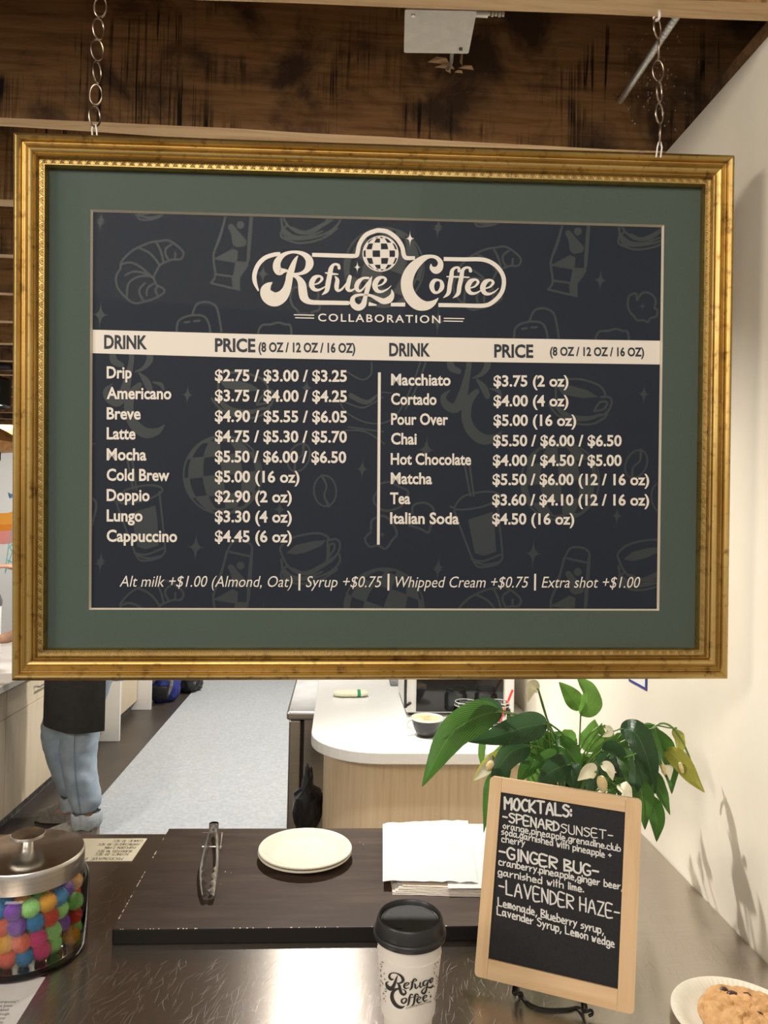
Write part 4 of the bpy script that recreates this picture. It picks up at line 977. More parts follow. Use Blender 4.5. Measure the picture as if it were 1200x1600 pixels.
# ================================================================== POM-POM JAR
JX, JY = -.461, 1.16
jr = empty('glass_jar', (JX, JY, .94), label='round glass jar with spun steel lid, full of coloured pom-poms', cat='jar')
bm = bmesh.new()
lathe(bm, [(0, .0015), (.078, .0015), (.085, .004), (.088, .012), (.0885, .05), (.0885, .099), (.087, .109), (.083, .117), (.0775, .122), (.0765, .130)], 96)
obj('glass_body', bm, M['glass'], jr)
bm = bmesh.new(); lathe(bm, [(0, .0085), (.074, .0085), (.0815, .0115), (.0845, .018), (.085, .05), (.085, .099), (.0835, .108)], 96); obj('glass_inner_wall', bm, M['glass'], jr)
bm = bmesh.new(); lathe(bm, [(0, 0.0), (.08, 0.0), (.083, .002), (.08, .0055), (.03, .006), (0, .006)], 96)
obj('glass_base', bm, M['glass'], jr)
bm = bmesh.new()
lathe(bm, [(.0795, .120), (.0808, .121), (.0812, .124), (.0812, .1455), (.0806, .149), (.0792, .151), (.077, .1512), (.06, .1518), (.035, .1532), (.012, .155), (.0, .1553)], 128)
obj('steel_lid', bm, M['steel_lid'], jr)
bm = bmesh.new(); lathe(bm, [(0, .154), (.0085, .154), (.0085, .170), (.0095, .172), (.0225, .1725), (.024, .1735), (.024, .1765), (.0232, .1775), (0, .1782)], 64); obj('lid_knob', bm, M['steel_lid'], jr)
# pom-poms
PC = {'coral': (.95, .20, .12), 'red': (.80, .07, .03), 'golden yellow': (.92, .46, .04), 'light green': (.42, .85, .28), 'blue': (.05, .30, .62), 'purple': (.24, .06, .5), 'hot pink': (.9, .07, .30)}
def pom_mesh(name, colr):
    mt = noisy(name + ' pom-pom fuzz', tuple(c_ * .85 for c_ in colr), tuple(min(1, c_ * 1.1) for c_ in colr), 300, .95, bs=.4); B(mt).inputs['Sheen Weight'].default_value = .4
    bm = bmesh.new(); bmesh.ops.create_icosphere(bm, subdivisions=3, radius=.0128)
    for v in bm.verts: v.co *= 1 + .035 * mn.noise(v.co * 160) + random.uniform(-.015, .015)
    rnd = random.Random(3); n = 700
    for i in range(n):
        zz = 1 - 2 * (i + .5) / n; ph = i * 2.399963; r_ = math.sqrt(1 - zz * zz); d = Vector((r_ * math.cos(ph), r_ * math.sin(ph), zz))
        t = d.orthogonal().normalized(); t.rotate(Matrix.Rotation(rnd.uniform(0, 6.28), 3, d)); base_ = d * .0122
        tip = d * rnd.uniform(.0137, .0156) + t.cross(d) * rnd.uniform(-.0012, .0012)
        bm.faces.new([bm.verts.new(base_ + t * .0005), bm.verts.new(base_ - t * .0005), bm.verts.new(tip)])
    me = bpy.data.meshes.new('pom_pom'); bm.to_mesh(me); bm.free(); me.materials.append(mt); me.polygons.foreach_set('use_smooth', [True] * len(me.polygons)); return me
PM = {k: pom_mesh(k, v) for k, v in PC.items()}
names_ = list(PC); wts = [4, 1.5, 4, 3, 2, 2.2, 2.2]
layer_n = ['bottom layer', 'second layer', 'third layer', 'fourth layer', 'top layer']
rnd = random.Random(11); last = None; POMS = []
for ly in range(5):
    for ring, (R_, n_) in enumerate(((.0690, 16), (.0435, 10), (.017, 4))):
        if ring == 2 and ly < 2: continue
        for k in range(n_):
            a = 2 * PI * (k + .5 * (ly % 2)) / n_ + .1 * ly
            if ring and ly < 4 and math.sin(a) > .2: continue
            if ring == 0 and math.sin(a) > .75: continue
            c_ = rnd.choices(names_, wts)[0]
            while c_ == last: c_ = rnd.choices(names_, wts)[0]
            last = c_
            o = bpy.data.objects.new('pom_pom', PM[c_]); link(o)
            R_ = R_ - .0012 - (.006 if ly == 4 and ring == 0 else 0)
            o.location = (JX + R_ * math.cos(a) + rnd.uniform(-.001, .001), JY + R_ * math.sin(a) + rnd.uniform(-.001, .001), .94 + .0222 + ly * .0225 + rnd.uniform(-.0015, .0015) + (.002 * ring))
            o.rotation_euler = (rnd.uniform(0, 6), rnd.uniform(0, 6), 0); s_ = rnd.uniform(.93, 1.0); o.scale = (s_,) * 3
            POMS.append((o, c_, ly, ring))

ordw = ['rightmost'] + [w_ + ' from the right' for w_ in 'second third fourth fifth sixth seventh eighth ninth tenth eleventh twelfth thirteenth fourteenth fifteenth sixteenth'.split()]
for ly in range(5):
    for ring in range(3):
        row = sorted([p for p in POMS if p[2] == ly and p[3] == ring], key=lambda p: -(p[0].location.x + .0001 * p[0].location.y))
        for k, p in enumerate(row):
            tag(p[0], '%s pom-pom, %s in the %s%s of the jar' % (p[1], ordw[k], ('', 'inner ring, ', 'core, ')[ring], layer_n[ly]), 'pom-pom', 'pom-poms in the glass jar')
# ---- microwave note (faces the staff side, so it is upside down here)
nt_ = bx('instruction_card', -.512, -.3835, 1.457, 1.558, .9402, .9408, M['note'], bev=0)
for v in nt_.data.vertices:
    if v.co.y > 1.5: v.co.x += .003
tag(nt_, 'cream card of handwritten microwave times, upside down behind the glass jar', 'card')
na = Art(lambda x, y_: Vector((-.3835 - x * .001, 1.457 + y_ * .001, .9410))); na.up = lambda p, lf: p + Vector((0, 0, lf))
for i, (t, x0, x1, y_) in enumerate((('MICROWAVE INSTR.', 20, 118, 4), ('SCONES: 20 SEC', 14, 78, 22), ('BURRITOS: 90 SEC', 12, 78, 36), ('POPCORN: 2 MIN', 9, 68, 52), ('HAM&CHEESE: 80 SEC', 6, 86, 67), ('COOKIE: 30 SEC', 3, 62, 83))):
    # text grows along +x of the card (towards -X in the room), its top towards the camera side reader
    q = Art(lambda x, yy: Vector((-.3835 - x * .001, 1.457 + yy * .001, .9410)))
    hand(na, t, (x0, y_ + 10), (x1, y_ + 10), 9.5 if i else 11, .9, seed=20 + i)
na.build('handwriting', M['ink'], nt_)
# ---- leaflet lower left
lf_ = at(70, 1527, 2, .9405); 
c = [at(-60, 1522, 2, .9405), at(71, 1527, 2, .9405), at(18, 1612, 2, .9405), at(-120, 1612, 2, .9405)]
bm = bmesh.new(); prism(bm, c, .9402, .9408); lf = obj('printed_leaflet', bm, M['paper'], smooth=False); tag(lf, 'white printed leaflet lying on the steel in front of the glass jar', 'leaflet')
lettering('leaflet_text', [('Purpose".', -6, 30, 1567, 4.2), ('a pom', 0, 19, 1573.2, 4.2), ('and', 0, 14, 1579.6, 4.2), ('ough', 0, 14.5, 1586, 4.2), ('our', 0, 9, 1592.6, 4.2), ('ity.', -2, 6, 1598.8, 4.2)], M['grey_ink'], lf, lambda x, y_: at(x, y_, 2, .9411), 0, .2)

# ================================================================== PLANT
pt = empty('peace_lily', (.43, 1.36, .94), label='drooping potted peace lily between the chalkboard and right wall', cat='plant')
O = Vector(pt.location)
bm = bmesh.new(); lathe(bm, [(0, 0), (.05, 0), (.053, .004), (.066, .10), (.069, .104), (.069, .112), (.064, .112), (.061, .10), (0, .098)], 48); obj('pot', bm, M['pot'], pt)
bm = bmesh.new(); lathe(bm, [(0, .103), (.03, .1035), (.0605, .101)], 30, fn=lambda r, z, a, i: (r, z + random.uniform(-.001, .002))); obj('soil', bm, M['soil'], pt)
CROWN = Vector((0, 0, .105))
KP = lambda u, v, Y: at(640 + u / 2.143, 1040 + v / 2.143, 1, Y) - O
def leaf(pts, wpx, mt, twist=.35, fold=.25, stem=True, part='leaf', sstart=None):
    "pts: (u, v, Y) midrib from base to tip in plant crop coordinates"
    P = cr([KP(*p).to_tuple() for p in pts], 7); P = [Vector(p) for p in P]; m_ = len(P)
    Yd = pts[0][2]; W = wpx / 2.143 * Yd / F / 2
    bm = bmesh.new(); uvl = bm.loops.layers.uv.new('UVMap'); rows = []; nc = 8
    view = Vector((0, -1, .25)).normalized(); vz = Matrix.Rotation(twist, 3, 'Z') @ view
    ln = [0]
    for i in range(1, m_): ln.append(ln[-1] + (P[i] - P[i - 1]).length)
    for i in range(m_):
        t = ln[i] / ln[-1]; tn = (P[min(i + 1, m_ - 1)] - P[max(i - 1, 0)]).normalized(); side = tn.cross(vz).normalized(); nr_ = side.cross(tn).normalized()
        wd = W * (math.sin(PI * min(1, t ** .72)) ** .85 if t < .995 else 0) * (1 - .25 * t) * 1.12 + .0004
        row = []
        for k in range(nc + 1):
            q = k / nc * 2 - 1; wav = .08 * wd * math.sin(t * 15 + q * 2)
            row.append((bm.verts.new(P[i] + side * q * wd - nr_ * (abs(q) ** 1.3) * wd * -fold + nr_ * wav * abs(q)), t, (q + 1) / 2))
        rows.append(row)
    for a, b in zip(rows, rows[1:]):
        for k in range(nc):
            q = (a[k], a[k + 1], b[k + 1], b[k]); f_ = bm.faces.new([s_[0] for s_ in q])
            for l_, s_ in zip(f_.loops, q): l_[uvl].uv = (s_[1], s_[2])
    o = obj(part, bm, M[mt] if isinstance(mt, str) else mt, pt, 'all')
    if stem:
        bm = bmesh.new(); b0 = P[0]; s0 = (CROWN + Vector((random.uniform(-.025, .025), random.uniform(-.02, .02), 0))) if sstart is None else sstart
        midp = s0.lerp(b0, .55) + Vector((0, 0, abs(b0.x - s0.x) * .35 + .01)); tube(bm, [s0, midp, b0 + (b0 - P[1]) * .15, b0, P[2]], .0014, 6, smooth=6)
        obj('stalk', bm, M['stem'], o)
    return o
leaf([(300, 155, 1.26), (235, 168, 1.24), (160, 210, 1.22), (115, 265, 1.215), (80, 330, 1.21), (42, 405, 1.21)], 108, 'leaf', .1, .3)
leaf([(310, 150, 1.28), (240, 158, 1.255), (170, 195, 1.235), (100, 228, 1.22)], 86, 'leaf_dark', -.3, .5)
leaf([(460, 195, 1.30), (390, 205, 1.27), (290, 235, 1.25), (198, 256, 1.24)], 92, 'leaf_dark', .0, .35)
leaf([(573, 168, 1.37), (590, 125, 1.375), (590, 85, 1.38), (560, 40, 1.385)], 95, 'leaf_lite', .5, .5)
leaf([(573, 150, 1.38), (540, 100, 1.39), (500, 55, 1.40)], 60, 'leaf_lite', -.2, .3, False)
leaf([(595, 290, 1.38), (605, 240, 1.385), (620, 180, 1.39)], 95, 'leaf_lite', .3)
leaf([(405, 268, 1.27), (345, 285, 1.25), (300, 340, 1.24), (272, 410, 1.24)], 80, 'leaf_dark', .2, .4)
leaf([(300, 345, 1.27), (265, 400, 1.26), (258, 470, 1.26), (248, 560, 1.26)], 42, 'leaf', .4)
leaf([(245, 240, 1.32), (240, 290, 1.32), (243, 345, 1.32)], 26, 'leaf_lite', .2)
leaf([(305, 290, 1.26), (260, 335, 1.25), (210, 390, 1.25)], 50, 'leaf_yellow', .3)
leaf([(420, 320, 1.3), (385, 350, 1.28), (360, 395, 1.27)], 55, 'leaf', .1)
leaf([(540, 330, 1.26), (480, 350, 1.25), (425, 400, 1.24)], 85, 'leaf_dark', .1)
leaf([(530, 330, 1.27), (545, 370, 1.25), (550, 420, 1.24)], 70, 'leaf_dark', -.3)
leaf([(480, 265, 1.32), (530, 285, 1.30), (575, 350, 1.29)], 75, 'leaf', .2)
leaf([(600, 340, 1.27), (605, 380, 1.25), (590, 430, 1.24)], 60, 'leaf_dark', .4)
leaf([(640, 285, 1.30), (690, 300, 1.28), (705, 380, 1.27)], 72, 'leaf_dark', .2)
leaf([(705, 212, 1.32), (755, 225, 1.29), (795, 310, 1.26), (822, 430, 1.25)], 82, 'leaf_dark', -.2, .3)
leaf([(705, 275, 1.30), (745, 340, 1.265), (780, 440, 1.25), (788, 550, 1.25)], 92, 'leaf', .1)
leaf([(800, 340, 1.30), (835, 410, 1.285), (872, 500, 1.28)], 52, 'leaf', .3)
leaf([(790, 430, 1.30), (825, 500, 1.285), (827, 590, 1.28)], 58, 'leaf', -.1)
leaf([(820, 210, 1.30), (845, 280, 1.285), (870, 350, 1.28), (878, 430, 1.28)], 88, 'leaf', .3)
leaf([(855, 275, 1.29), (905, 320, 1.27), (945, 375, 1.262), (988, 425, 1.255)], 62, 'leaf_yellow', -.1)
leaf([(883, 210, 1.30), (900, 250, 1.29), (912, 305, 1.285)], 55, 'leaf_yellow', .5)
leaf([(775, 225, 1.33), (800, 210, 1.32), (845, 225, 1.315)], 36, 'leaf', .1)
leaf([(680, 245, 1.34), (710, 255, 1.33), (745, 280, 1.325)], 50, 'leaf_lite', .1)
leaf([(800, 270, 1.32), (850, 280, 1.30), (900, 300, 1.29)], 40, 'leaf', .1)
for q_ in (([(740, 250, 1.33), (765, 300, 1.31), (770, 380, 1.30)], 55, 'leaf'), ([(450, 245, 1.33), (430, 290, 1.32), (395, 335, 1.31)], 50, 'leaf'), ([(640, 200, 1.38), (655, 240, 1.37), (650, 300, 1.36)], 60, 'leaf_lite'),
           ([(500, 300, 1.28), (455, 310, 1.27), (400, 350, 1.26)], 52, 'leaf'), ([(350, 290, 1.30), (320, 330, 1.29), (330, 400, 1.28)], 46, 'leaf_dark'), ([(665, 300, 1.26), (640, 330, 1.25), (625, 400, 1.245)], 50, 'leaf_dark'),
           ([(750, 300, 1.26), (755, 380, 1.25), (740, 450, 1.25)], 60, 'leaf_dark'), ([(380, 270, 1.36), (330, 275, 1.36), (270, 300, 1.36)], 44, 'leaf_lite'), ([(470, 230, 1.38), (440, 240, 1.38), (400, 270, 1.38)], 40, 'leaf_lite')):
    leaf(q_[0], q_[1], q_[2], .2)
rnd = random.Random(4)
for k in range(44):                                             # dense inner foliage
    u, v = rnd.uniform(400, 760), rnd.uniform(250, 400); Y = rnd.uniform(1.33, 1.44); dx = rnd.uniform(-70, 70)
    leaf([(u, v, Y), (u + dx * .6, v - 10, Y - .01), (u + dx, v + rnd.uniform(20, 80), Y - .02)], rnd.uniform(35, 62), rnd.choice(['leaf_dark', 'leaf', 'leaf', 'leaf_lite']), rnd.uniform(-.5, .5))
def spathe(pts, w_, mt='spathe', sp=None, label='cream spathe'):
    o = leaf(pts, w_, mt, .3, .5, True, 'flower_spathe'); o['label'] = label
    if sp:
        bm = bmesh.new(); a, b = KP(*sp[0]), KP(*sp[1]); n = 12
        tube(bm, [a.lerp(b, i / n) for i in range(n + 1)], [sp[2] * math.sin(PI * (.12 + .8 * i / n)) ** .5 * (1 + .08 * (i % 2)) for i in range(n + 1)], 12); obj('spadix', bm, M['spadix'], o)
spathe([(432, 82, 1.36), (405, 70, 1.35), (396, 122, 1.345)], 40)
spathe([(625, 358, 1.235), (595, 352, 1.23), (562, 385, 1.23)], 48, sp=((640, 372, 1.225), (650, 420, 1.225), .008))
spathe([(640, 330, 1.24), (665, 345, 1.235), (680, 385, 1.235)], 36)
spathe([(650, 205, 1.33), (668, 222, 1.325), (645, 238, 1.32)], 26)
spathe([(835, 325, 1.30), (858, 335, 1.275), (872, 385, 1.27)], 44, sp=((845, 332, 1.268), (855, 365, 1.268), .004))
spathe([(285, 305, 1.26), (262, 335, 1.245), (215, 385, 1.24)], 40, sp=((278, 322, 1.236), (258, 348, 1.236), .006))
spathe([(905, 330, 1.27), (915, 345, 1.262), (925, 365, 1.26)], 24, 'leaf_yellow', sp=((905, 325, 1.255), (915, 360, 1.255), .0035), label='yellow green spathe')
spathe([(700, 400, 1.25), (720, 415, 1.24), (745, 440, 1.24)], 42)
bm = bmesh.new()                                                # fine ferny filler beside the board
for k in range(60):
    a = KP(rnd.uniform(650, 710), rnd.uniform(395, 430), 1.26); tube(bm, [a, a + Vector((rnd.uniform(-.012, .012), rnd.uniform(-.006, .006), rnd.uniform(.002, .012))), a + Vector((rnd.uniform(-.02, .02), 0, rnd.uniform(-.004, .016)))], .0007, 4)
tag(obj('fine_sprigs', bm, M['leaf_lite'], pt), kind='stuff')
for pts in ([(470, 195, 1.31), (520, 240, 1.33), (555, 330, 1.35)], [(780, 245, 1.31), (835, 195, 1.30), (885, 212, 1.295), (930, 290, 1.29), (955, 370, 1.285)], [(432, 85, 1.36), (465, 190, 1.36), (540, 330, 1.36)], [(330, 170, 1.29), (430, 190, 1.32), (520, 260, 1.34), (560, 330, 1.35)]):
    bm = bmesh.new(); tube(bm, [KP(*p) for p in pts], .0018, 6, smooth=7); obj('stalk', bm, M['stem'], pt)

# ================================================================== BACK SERVICE COUNTER
def rounded(x0, x1, y0, y1, r, n=10):
    pts = [(x1, y0), (x1, y1), (x0, y1)]
    for k in range(n + 1):
        a = PI + (PI / 2) * k / n; pts.append((x0 + r + r * math.cos(a), y0 + r + r * math.sin(a)))
    return [Vector((a, b, 0)) for a, b in pts]
bc = empty('rounded_service_counter', (.3, 2.5, 0), label='white topped service counter with rounded corner and oak front', cat='counter')
O = Vector((.3, 2.5, 0))
bm = bmesh.new(); prism(bm, [p - O for p in rounded(-.075, WX - .001, 2.132, 3.9, .21)], .905, .94)
bmesh.ops.bevel(bm, geom=[e for e in bm.edges if abs(e.verts[0].co.z - e.verts[1].co.z) < .01 and e.calc_length() > .005], offset=.003, segments=2, affect='EDGES', profile=.5); obj('worktop', bm, M['quartz'], bc, False)
bm = bmesh.new(); prism(bm, [p - O for p in rounded(-.035, WX - .002, 2.172, 3.85, .19)], .09, .903); obj('oak_front', bm, M['oak'], bc)
bm = bmesh.new(); prism(bm, [p - O for p in rounded(.0, WX - .002, 2.21, 3.85, .16)], .0, .09); obj('plinth', bm, M['black'], bc)
# undercounter fridge, its door faces the aisle
fg = empty('undercounter_fridge', (-.1, 3.4, 0), label='stainless undercounter fridge beside the rounded service counter', cat='fridge')
O = Vector((-.1, 3.4, 0))
def pb(name, x0, x1, y0, y1, z0, z1, mt, par, o_, bev=.003): return bx(name, x0 - o_.x, x1 - o_.x, y0 - o_.y, y1 - o_.y, z0 - o_.z, z1 - o_.z, mt, par, bev)
pb('fridge_body', -.121, -.04, 2.865, 3.86, .1, .838, M['steel'], fg, O)
pb('fridge_top', -.187, -.04, 2.845, 3.88, .84, .872, M['steel'], fg, O, .008)
pb('door_gasket', -.132, -.1215, 2.87, 3.86, .11, .83, M['black'], fg, O, 0)
pb('fridge_door', -.178, -.1325, 2.862, 3.36, .1, .835, M['steel'], fg, O, .006); pb('fridge_door', -.178, -.1325, 3.366, 3.86, .1, .835, M['steel'], fg, O, .006)
for a, b in ((-.16, 2.95), (-.06, 2.95), (-.16, 3.8), (-.06, 3.8)):
    bm = bmesh.new(); cyl(bm, (a - O.x, b - O.y, 0), .018, .1, 16); obj('foot', bm, M['black'], fg)
# black bag hanging by the counter corner
bm = bmesh.new(); bmesh.ops.create_icosphere(bm, subdivisions=4, radius=1); c0 = at(494, 1252, 1, 2.5)
for v in bm.verts:
    d = v.co.copy(); k = 1 + .18 * mn.noise(d * 2.3) + .08 * mn.noise(d * 6); v.co = Vector((d.x * .048 * k, d.y * .06 * k, d.z * .115 * k * (1 if d.z < 0 else 1.1)))
    if v.co.z > .04: v.co.x *= .5; v.co.y *= .5
bg = obj('black_bag', bm, M['bag']); bg.location = (-.088, c0.y, c0.z - .01); tag(bg, 'crumpled black bag hanging at the corner of the oak counter', 'bag')
# ---- microwave
mw = empty('microwave', (.42, 2.70, .94), label='white microwave with black glass door standing on the white worktop', cat='microwave'); O = Vector(mw.location)
pb('case', .238, .612, 2.53, 2.88, .952, 1.23, M['white_plastic'], mw, O, .006)
pb('door_glass', .272, .572, 2.524, 2.5295, .958, 1.222, M['black_glass'], mw, O, .001)
for a in (.26, .59):
    for b in (2.56, 2.85): pb('foot', a - .01, a + .01, b - .01, b + .01, .94, .9518, M['black'], mw, O, 0)
bm = bmesh.new(); hx = .232
tube(bm, [Vector((hx + .02, 2.531, .985)) - O, Vector((hx + .004, 2.50, .985)) - O, Vector((hx, 2.495, .995)) - O, Vector((hx, 2.495, 1.18)) - O, Vector((hx + .004, 2.50, 1.19)) - O, Vector((hx + .02, 2.531, 1.19)) - O], .005, 10, smooth=3); obj('door_handle', bm, M['black'], mw)
# ---- latte cup
lp = at(672, 1150, 2, .945); lc = empty('latte_cup', (.283, 2.30, .94), label='black espresso cup with white rim and latte foam by the microwave', cat='cup')
bm = bmesh.new(); lathe(bm, [(0, .002), (.022, .0), (.024, .0), (.028, .004), (.040, .022), (.046, .042), (.0475, .0525)], 48); obj('cup_body', bm, mat('black glazed ceramic', (.012, .012, .013), .18), lc)
bm = bmesh.new(); lathe(bm, [(.0476, .0525), (.049, .057), (.0485, .0595), (.047, .0595), (.045, .05), (.036, .02), (0, .008)], 48); obj('white_rim', bm, M['white_plastic'], lc)
bm = bmesh.new(); lathe(bm, [(0, .0548), (.03, .0548), (.0462, .0546)], 40); obj('latte_foam', bm, M['latte'], lc)
bm = bmesh.new(); tube(bm, [(-.044, 0, .05), (-.056, -.004, .05), (-.064, -.006, .04), (-.06, -.005, .028), (-.045, 0, .024)], .0045, 8, smooth=5); obj('cup_handle', bm, M['white_plastic'], lc)
# ---- mason jars
def mason(x_, y_, lab):
    t = empty('mason_jar', (x_, y_, .94), label=lab, cat='jar', group='mason jars on the worktop')
    bm = bmesh.new(); lathe(bm, [(0, .002), (.036, 0), (.040, .004), (.0405, .05), (.039, .056), (.0345, .061), (.0345, .066), (.0362, .067), (.0362, .069), (.0345, .070), (.0345, .074), (.0358, .076), (.0352, .079), (.0332, .079), (.033, .062), (.037, .052), (.0375, .008), (0, .006)], 40); obj('jar_glass', bm, M['glass'], t)
    bm = bmesh.new(); tube(bm, [(.0366 * math.cos(a), .0366 * math.sin(a), .0655 + .004 * a / 6.283) for a in [2 * PI * k / 40 for k in range(41)]], .0013, 6); tube(bm, [(.0348 * math.cos(a), .0348 * math.sin(a), .0785) for a in [2 * PI * k / 40 for k in range(40)]], .0016, 6, closed=True); obj('threaded_rim', bm, mat('pale glass edge', (.6, .62, .58), .15, Alpha=.7), t); return t
mason(.424, 2.42, 'empty clear mason jar nearest the espresso cup'); mason(.532, 2.42, 'clear mason jar holding the red straw')
bm = bmesh.new(); tube(bm, [at(781, 1128, 1, 2.415), at(801, 1078, 1, 2.44)], .004, 10); tag(obj('drinking_straw', bm, M['red']), 'bright red straw leaning in the right mason jar', 'straw')
# ---- folded towel + card reader
c0 = at(548, 1084, 2, .95); tw = empty('folded_towel', (c0.x, c0.y, .94), .05, 'small rolled cream towel with green stripe on the white worktop', 'towel')
def pillow(x0, x1, mt, name):
    bm = bmesh.new(); n = 14; V = []
    for i in range(n + 1):
        x_ = x0 + (x1 - x0) * i / n; gx = max(0, 1 - (abs(x_) / .068) ** 4) ** .5
        V.append([bm.verts.new((x_, .030 * gx * math.cos(2 * PI * k / 20) * (1 + .06 * math.sin(x_ * 150)), .0125 + .0125 * gx * math.sin(2 * PI * k / 20) + .0012 * gx * math.sin(k * 2 + x_ * 160))) for k in range(20)])
    for a, b in zip(V, V[1:]):
        for k in range(20): bm.faces.new((a[k], a[(k + 1) % 20], b[(k + 1) % 20], b[k]))
    bm.faces.new(V[0]); bm.faces.new(V[-1]); bmesh.ops.recalc_face_normals(bm, faces=bm.faces); obj(name, bm, mt, tw)
pillow(-.066, .024, M['cloth'], 'towel_body'); pillow(.0242, .036, M['green_stripe'], 'green_stripe'); pillow(.0362, .066, M['cloth'], 'towel_end')
c0 = at(620, 1066, 2, .95); cdv = bx('card_reader', c0.x - .028, c0.x + .028, c0.y - .03, c0.y + .06, .9402, .958, M['grey_cloth'], bev=.006); tag(cdv, 'small dark grey card reader on the white worktop under the frame', 'card reader')
# little tag on the wall under the frame
c0 = at(997, 1063, 0, WX); tgw = bx('price_tag', WX - .0016, WX - .0002, c0.y - .05, c0.y + .05, c0.z - .012, c0.z + .05, M['blue_cloth'], bev=.0003); tag(tgw, 'small blue and white tag on the right wall below the frame', 'tag')
bx('tag_face', WX - .0022, WX - .0017, c0.y - .042, c0.y + .042, c0.z - .006, c0.z + .044, M['white_plastic'], tgw, 0)

# ================================================================== AISLE, LEFT CABINETS
CX = -1.645
am = bx('floor_mat', -1.32, -.2, 3.78, 9.3, .0, .008, M['aisle'], bev=.002); tag(am, 'long speckled grey anti-slip mat along the aisle floor', 'mat')
wt = bx('cabinet_worktop', -2.35, CX + .02, 2.4, 5.395, .725, .76, M['quartz'], bev=.003); tag(wt, 'continuous white worktop along the left cabinets', 'worktop')
ys = [2.42, 3.12, 3.828, 4.60, 5.39]
labs = ['pale veneer cabinet nearest the camera on the left, mostly out of frame', 'pale veneer cabinet with drawer at the left edge of the photo', 'pale veneer cabinet directly behind the person in jeans', 'pale veneer cabinet between the person and the first white end panel']
def cabinet(y0, y1, lab, ztop=.7245, x=CX):
    t = empty('base_cabinet', (x - .3, (y0 + y1) / 2, 0), label=lab, cat='cabinet', group='left run of base cabinets'); O = Vector(t.location)
    pb('cabinet_body', x - .6, x - .02, y0 + .001, y1 - .001, .09, ztop, M['cab'], t, O, 0); pb('plinth', x - .58, x - .05, y0, y1, 0, .0895, M['grey_cloth'], t, O, 0)
    zd = ztop - .145
    d = pb('door', x - .0195, x, y0 + .002, y1 - .002, .08, zd - .003, M['cab'], t, O, .001); r = pb('drawer', x - .0195, x, y0 + .002, y1 - .002, zd, ztop - .012, M['cab'], t, O, .001)
    for par, zz, w_ in ((r, (zd + ztop) / 2 + .01, .11),):
        bm = bmesh.new(); ym = (y0 + y1) / 2 + .06; tube(bm, [Vector((x, ym - w_, zz)) - O, Vector((x + .03, ym - w_, zz)) - O, Vector((x + .03, ym + w_, zz)) - O, Vector((x, ym + w_, zz)) - O], .005, 8); obj('bar_handle', bm, M['steel'], par)
    return t
for i in range(4): cabinet(ys[i], ys[i + 1], labs[i])
cabinet(5.45, 6.28, 'pale veneer cabinet between the two white end panels', 1.0)
for y_, lab in ((5.40, 'white upright end panel closing the left cabinet run'), (6.285, 'white upright end panel beyond the first, by the bags')):
    o = bx('end_panel', CX - .6, -1.535, y_, y_ + .03, 0, 2.2, M['white_plastic'], bev=.002); tag(o, lab, 'panel', 'white end panels')
# bags on the floor at the far end
def lump(name, c_, s, mt, lab, seed, cat='bag'):
    bm = bmesh.new(); bmesh.ops.create_icosphere(bm, subdivisions=4, radius=1)
    for v in bm.verts:
        d = v.co.copy(); k = 1 + .22 * mn.noise(d * 1.8 + Vector((seed, 0, 0))) + .1 * mn.noise(d * 5 + Vector((0, seed, 0))); v.co = Vector((d.x * s[0] * k, d.y * s[1] * k, max(d.z * k, -.82) * s[2]))
    o = obj(name, bm, mt); o.location = (c_[0], c_[1], s[2] * .82 + .0); tag(o, lab, cat); return o
b1 = lump('backpack', (-1.50, 6.62), (.13, .16, .20), M['blue_cloth'], 'blue backpack slumped on the floor past the white panels', 1, 'backpack')
bm = bmesh.new(); tube(bm, [(-.08, -.17, .02), (.0, -.2, .09), (.09, -.16, .04), (.06, -.15, -.08)], .016, 8, smooth=6); obj('strap', bm, M['grey_cloth'], b1)
bm = bmesh.new(); box(bm, -.07, .07, -.185, -.13, -.12, .0, .02); obj('front_pocket', bm, M['black'], b1)
b2 = lump('crumpled_bag', (-1.78, 6.44), (.09, .10, .11), M['grey_cloth'], 'grey crumpled bag on the floor left of the blue backpack', 5)
b3 = lump('dark_bag', (-1.36, 6.95), (.12, .12, .13), M['bag'], 'black bag on the floor behind the blue backpack', 9)
# ---- urn on left worktop, track fixture, wooden pendant, mural
ur = empty('coffee_urn', (-1.935, 4.2, .76), label='cream coffee urn with dark domed lid on the left worktop', cat='urn')
bm = bmesh.new(); lathe(bm, [(0, 0), (.085, 0), (.088, .01), (.088, .07), (.082, .075)], 40); obj('chrome_base', bm, M['tongs'], ur)
bm = bmesh.new(); lathe(bm, [(.082, .075), (.082, .33), (.078, .345)], 40); obj('urn_body', bm, M['white_plastic'], ur)
bm = bmesh.new(); lathe(bm, [(.086, .335), (.088, .36), (.075, .395), (.04, .42), (0, .427)], 40); obj('domed_lid', bm, mat('dark grey lid', (.1, .1, .105), .3), ur)
bm = bmesh.new(); tube(bm, [(-.02, 0, .425), (-.02, -.01, .45), (.03, -.01, .455), (.05, 0, .43)], .007, 8, smooth=5); obj('carry_handle', bm, M['black'], ur)
tr = empty('track_spotlight', (-1.89, 4.05, 2.40), label='black box spotlight hung from the joists left of the frame', cat='spotlight')
bm = bmesh.new(); box(bm, -.13, .13, -.02, .02, -.036, -.001, .004); obj('track_mount', bm, M['black'], tr)
bm = bmesh.new(); cyl(bm, (0, 0, -.075), .03, .04, 20); obj('swivel', bm, M['black'], tr)
bm = bmesh.new(); lathe(bm, [(0, -.075), (.11, -.08), (.118, -.09), (.118, -.225), (.112, -.23), (.105, -.225), (.1, -.21), (0, -.205)], 40); obj('lamp_body', bm, M['black'], tr)
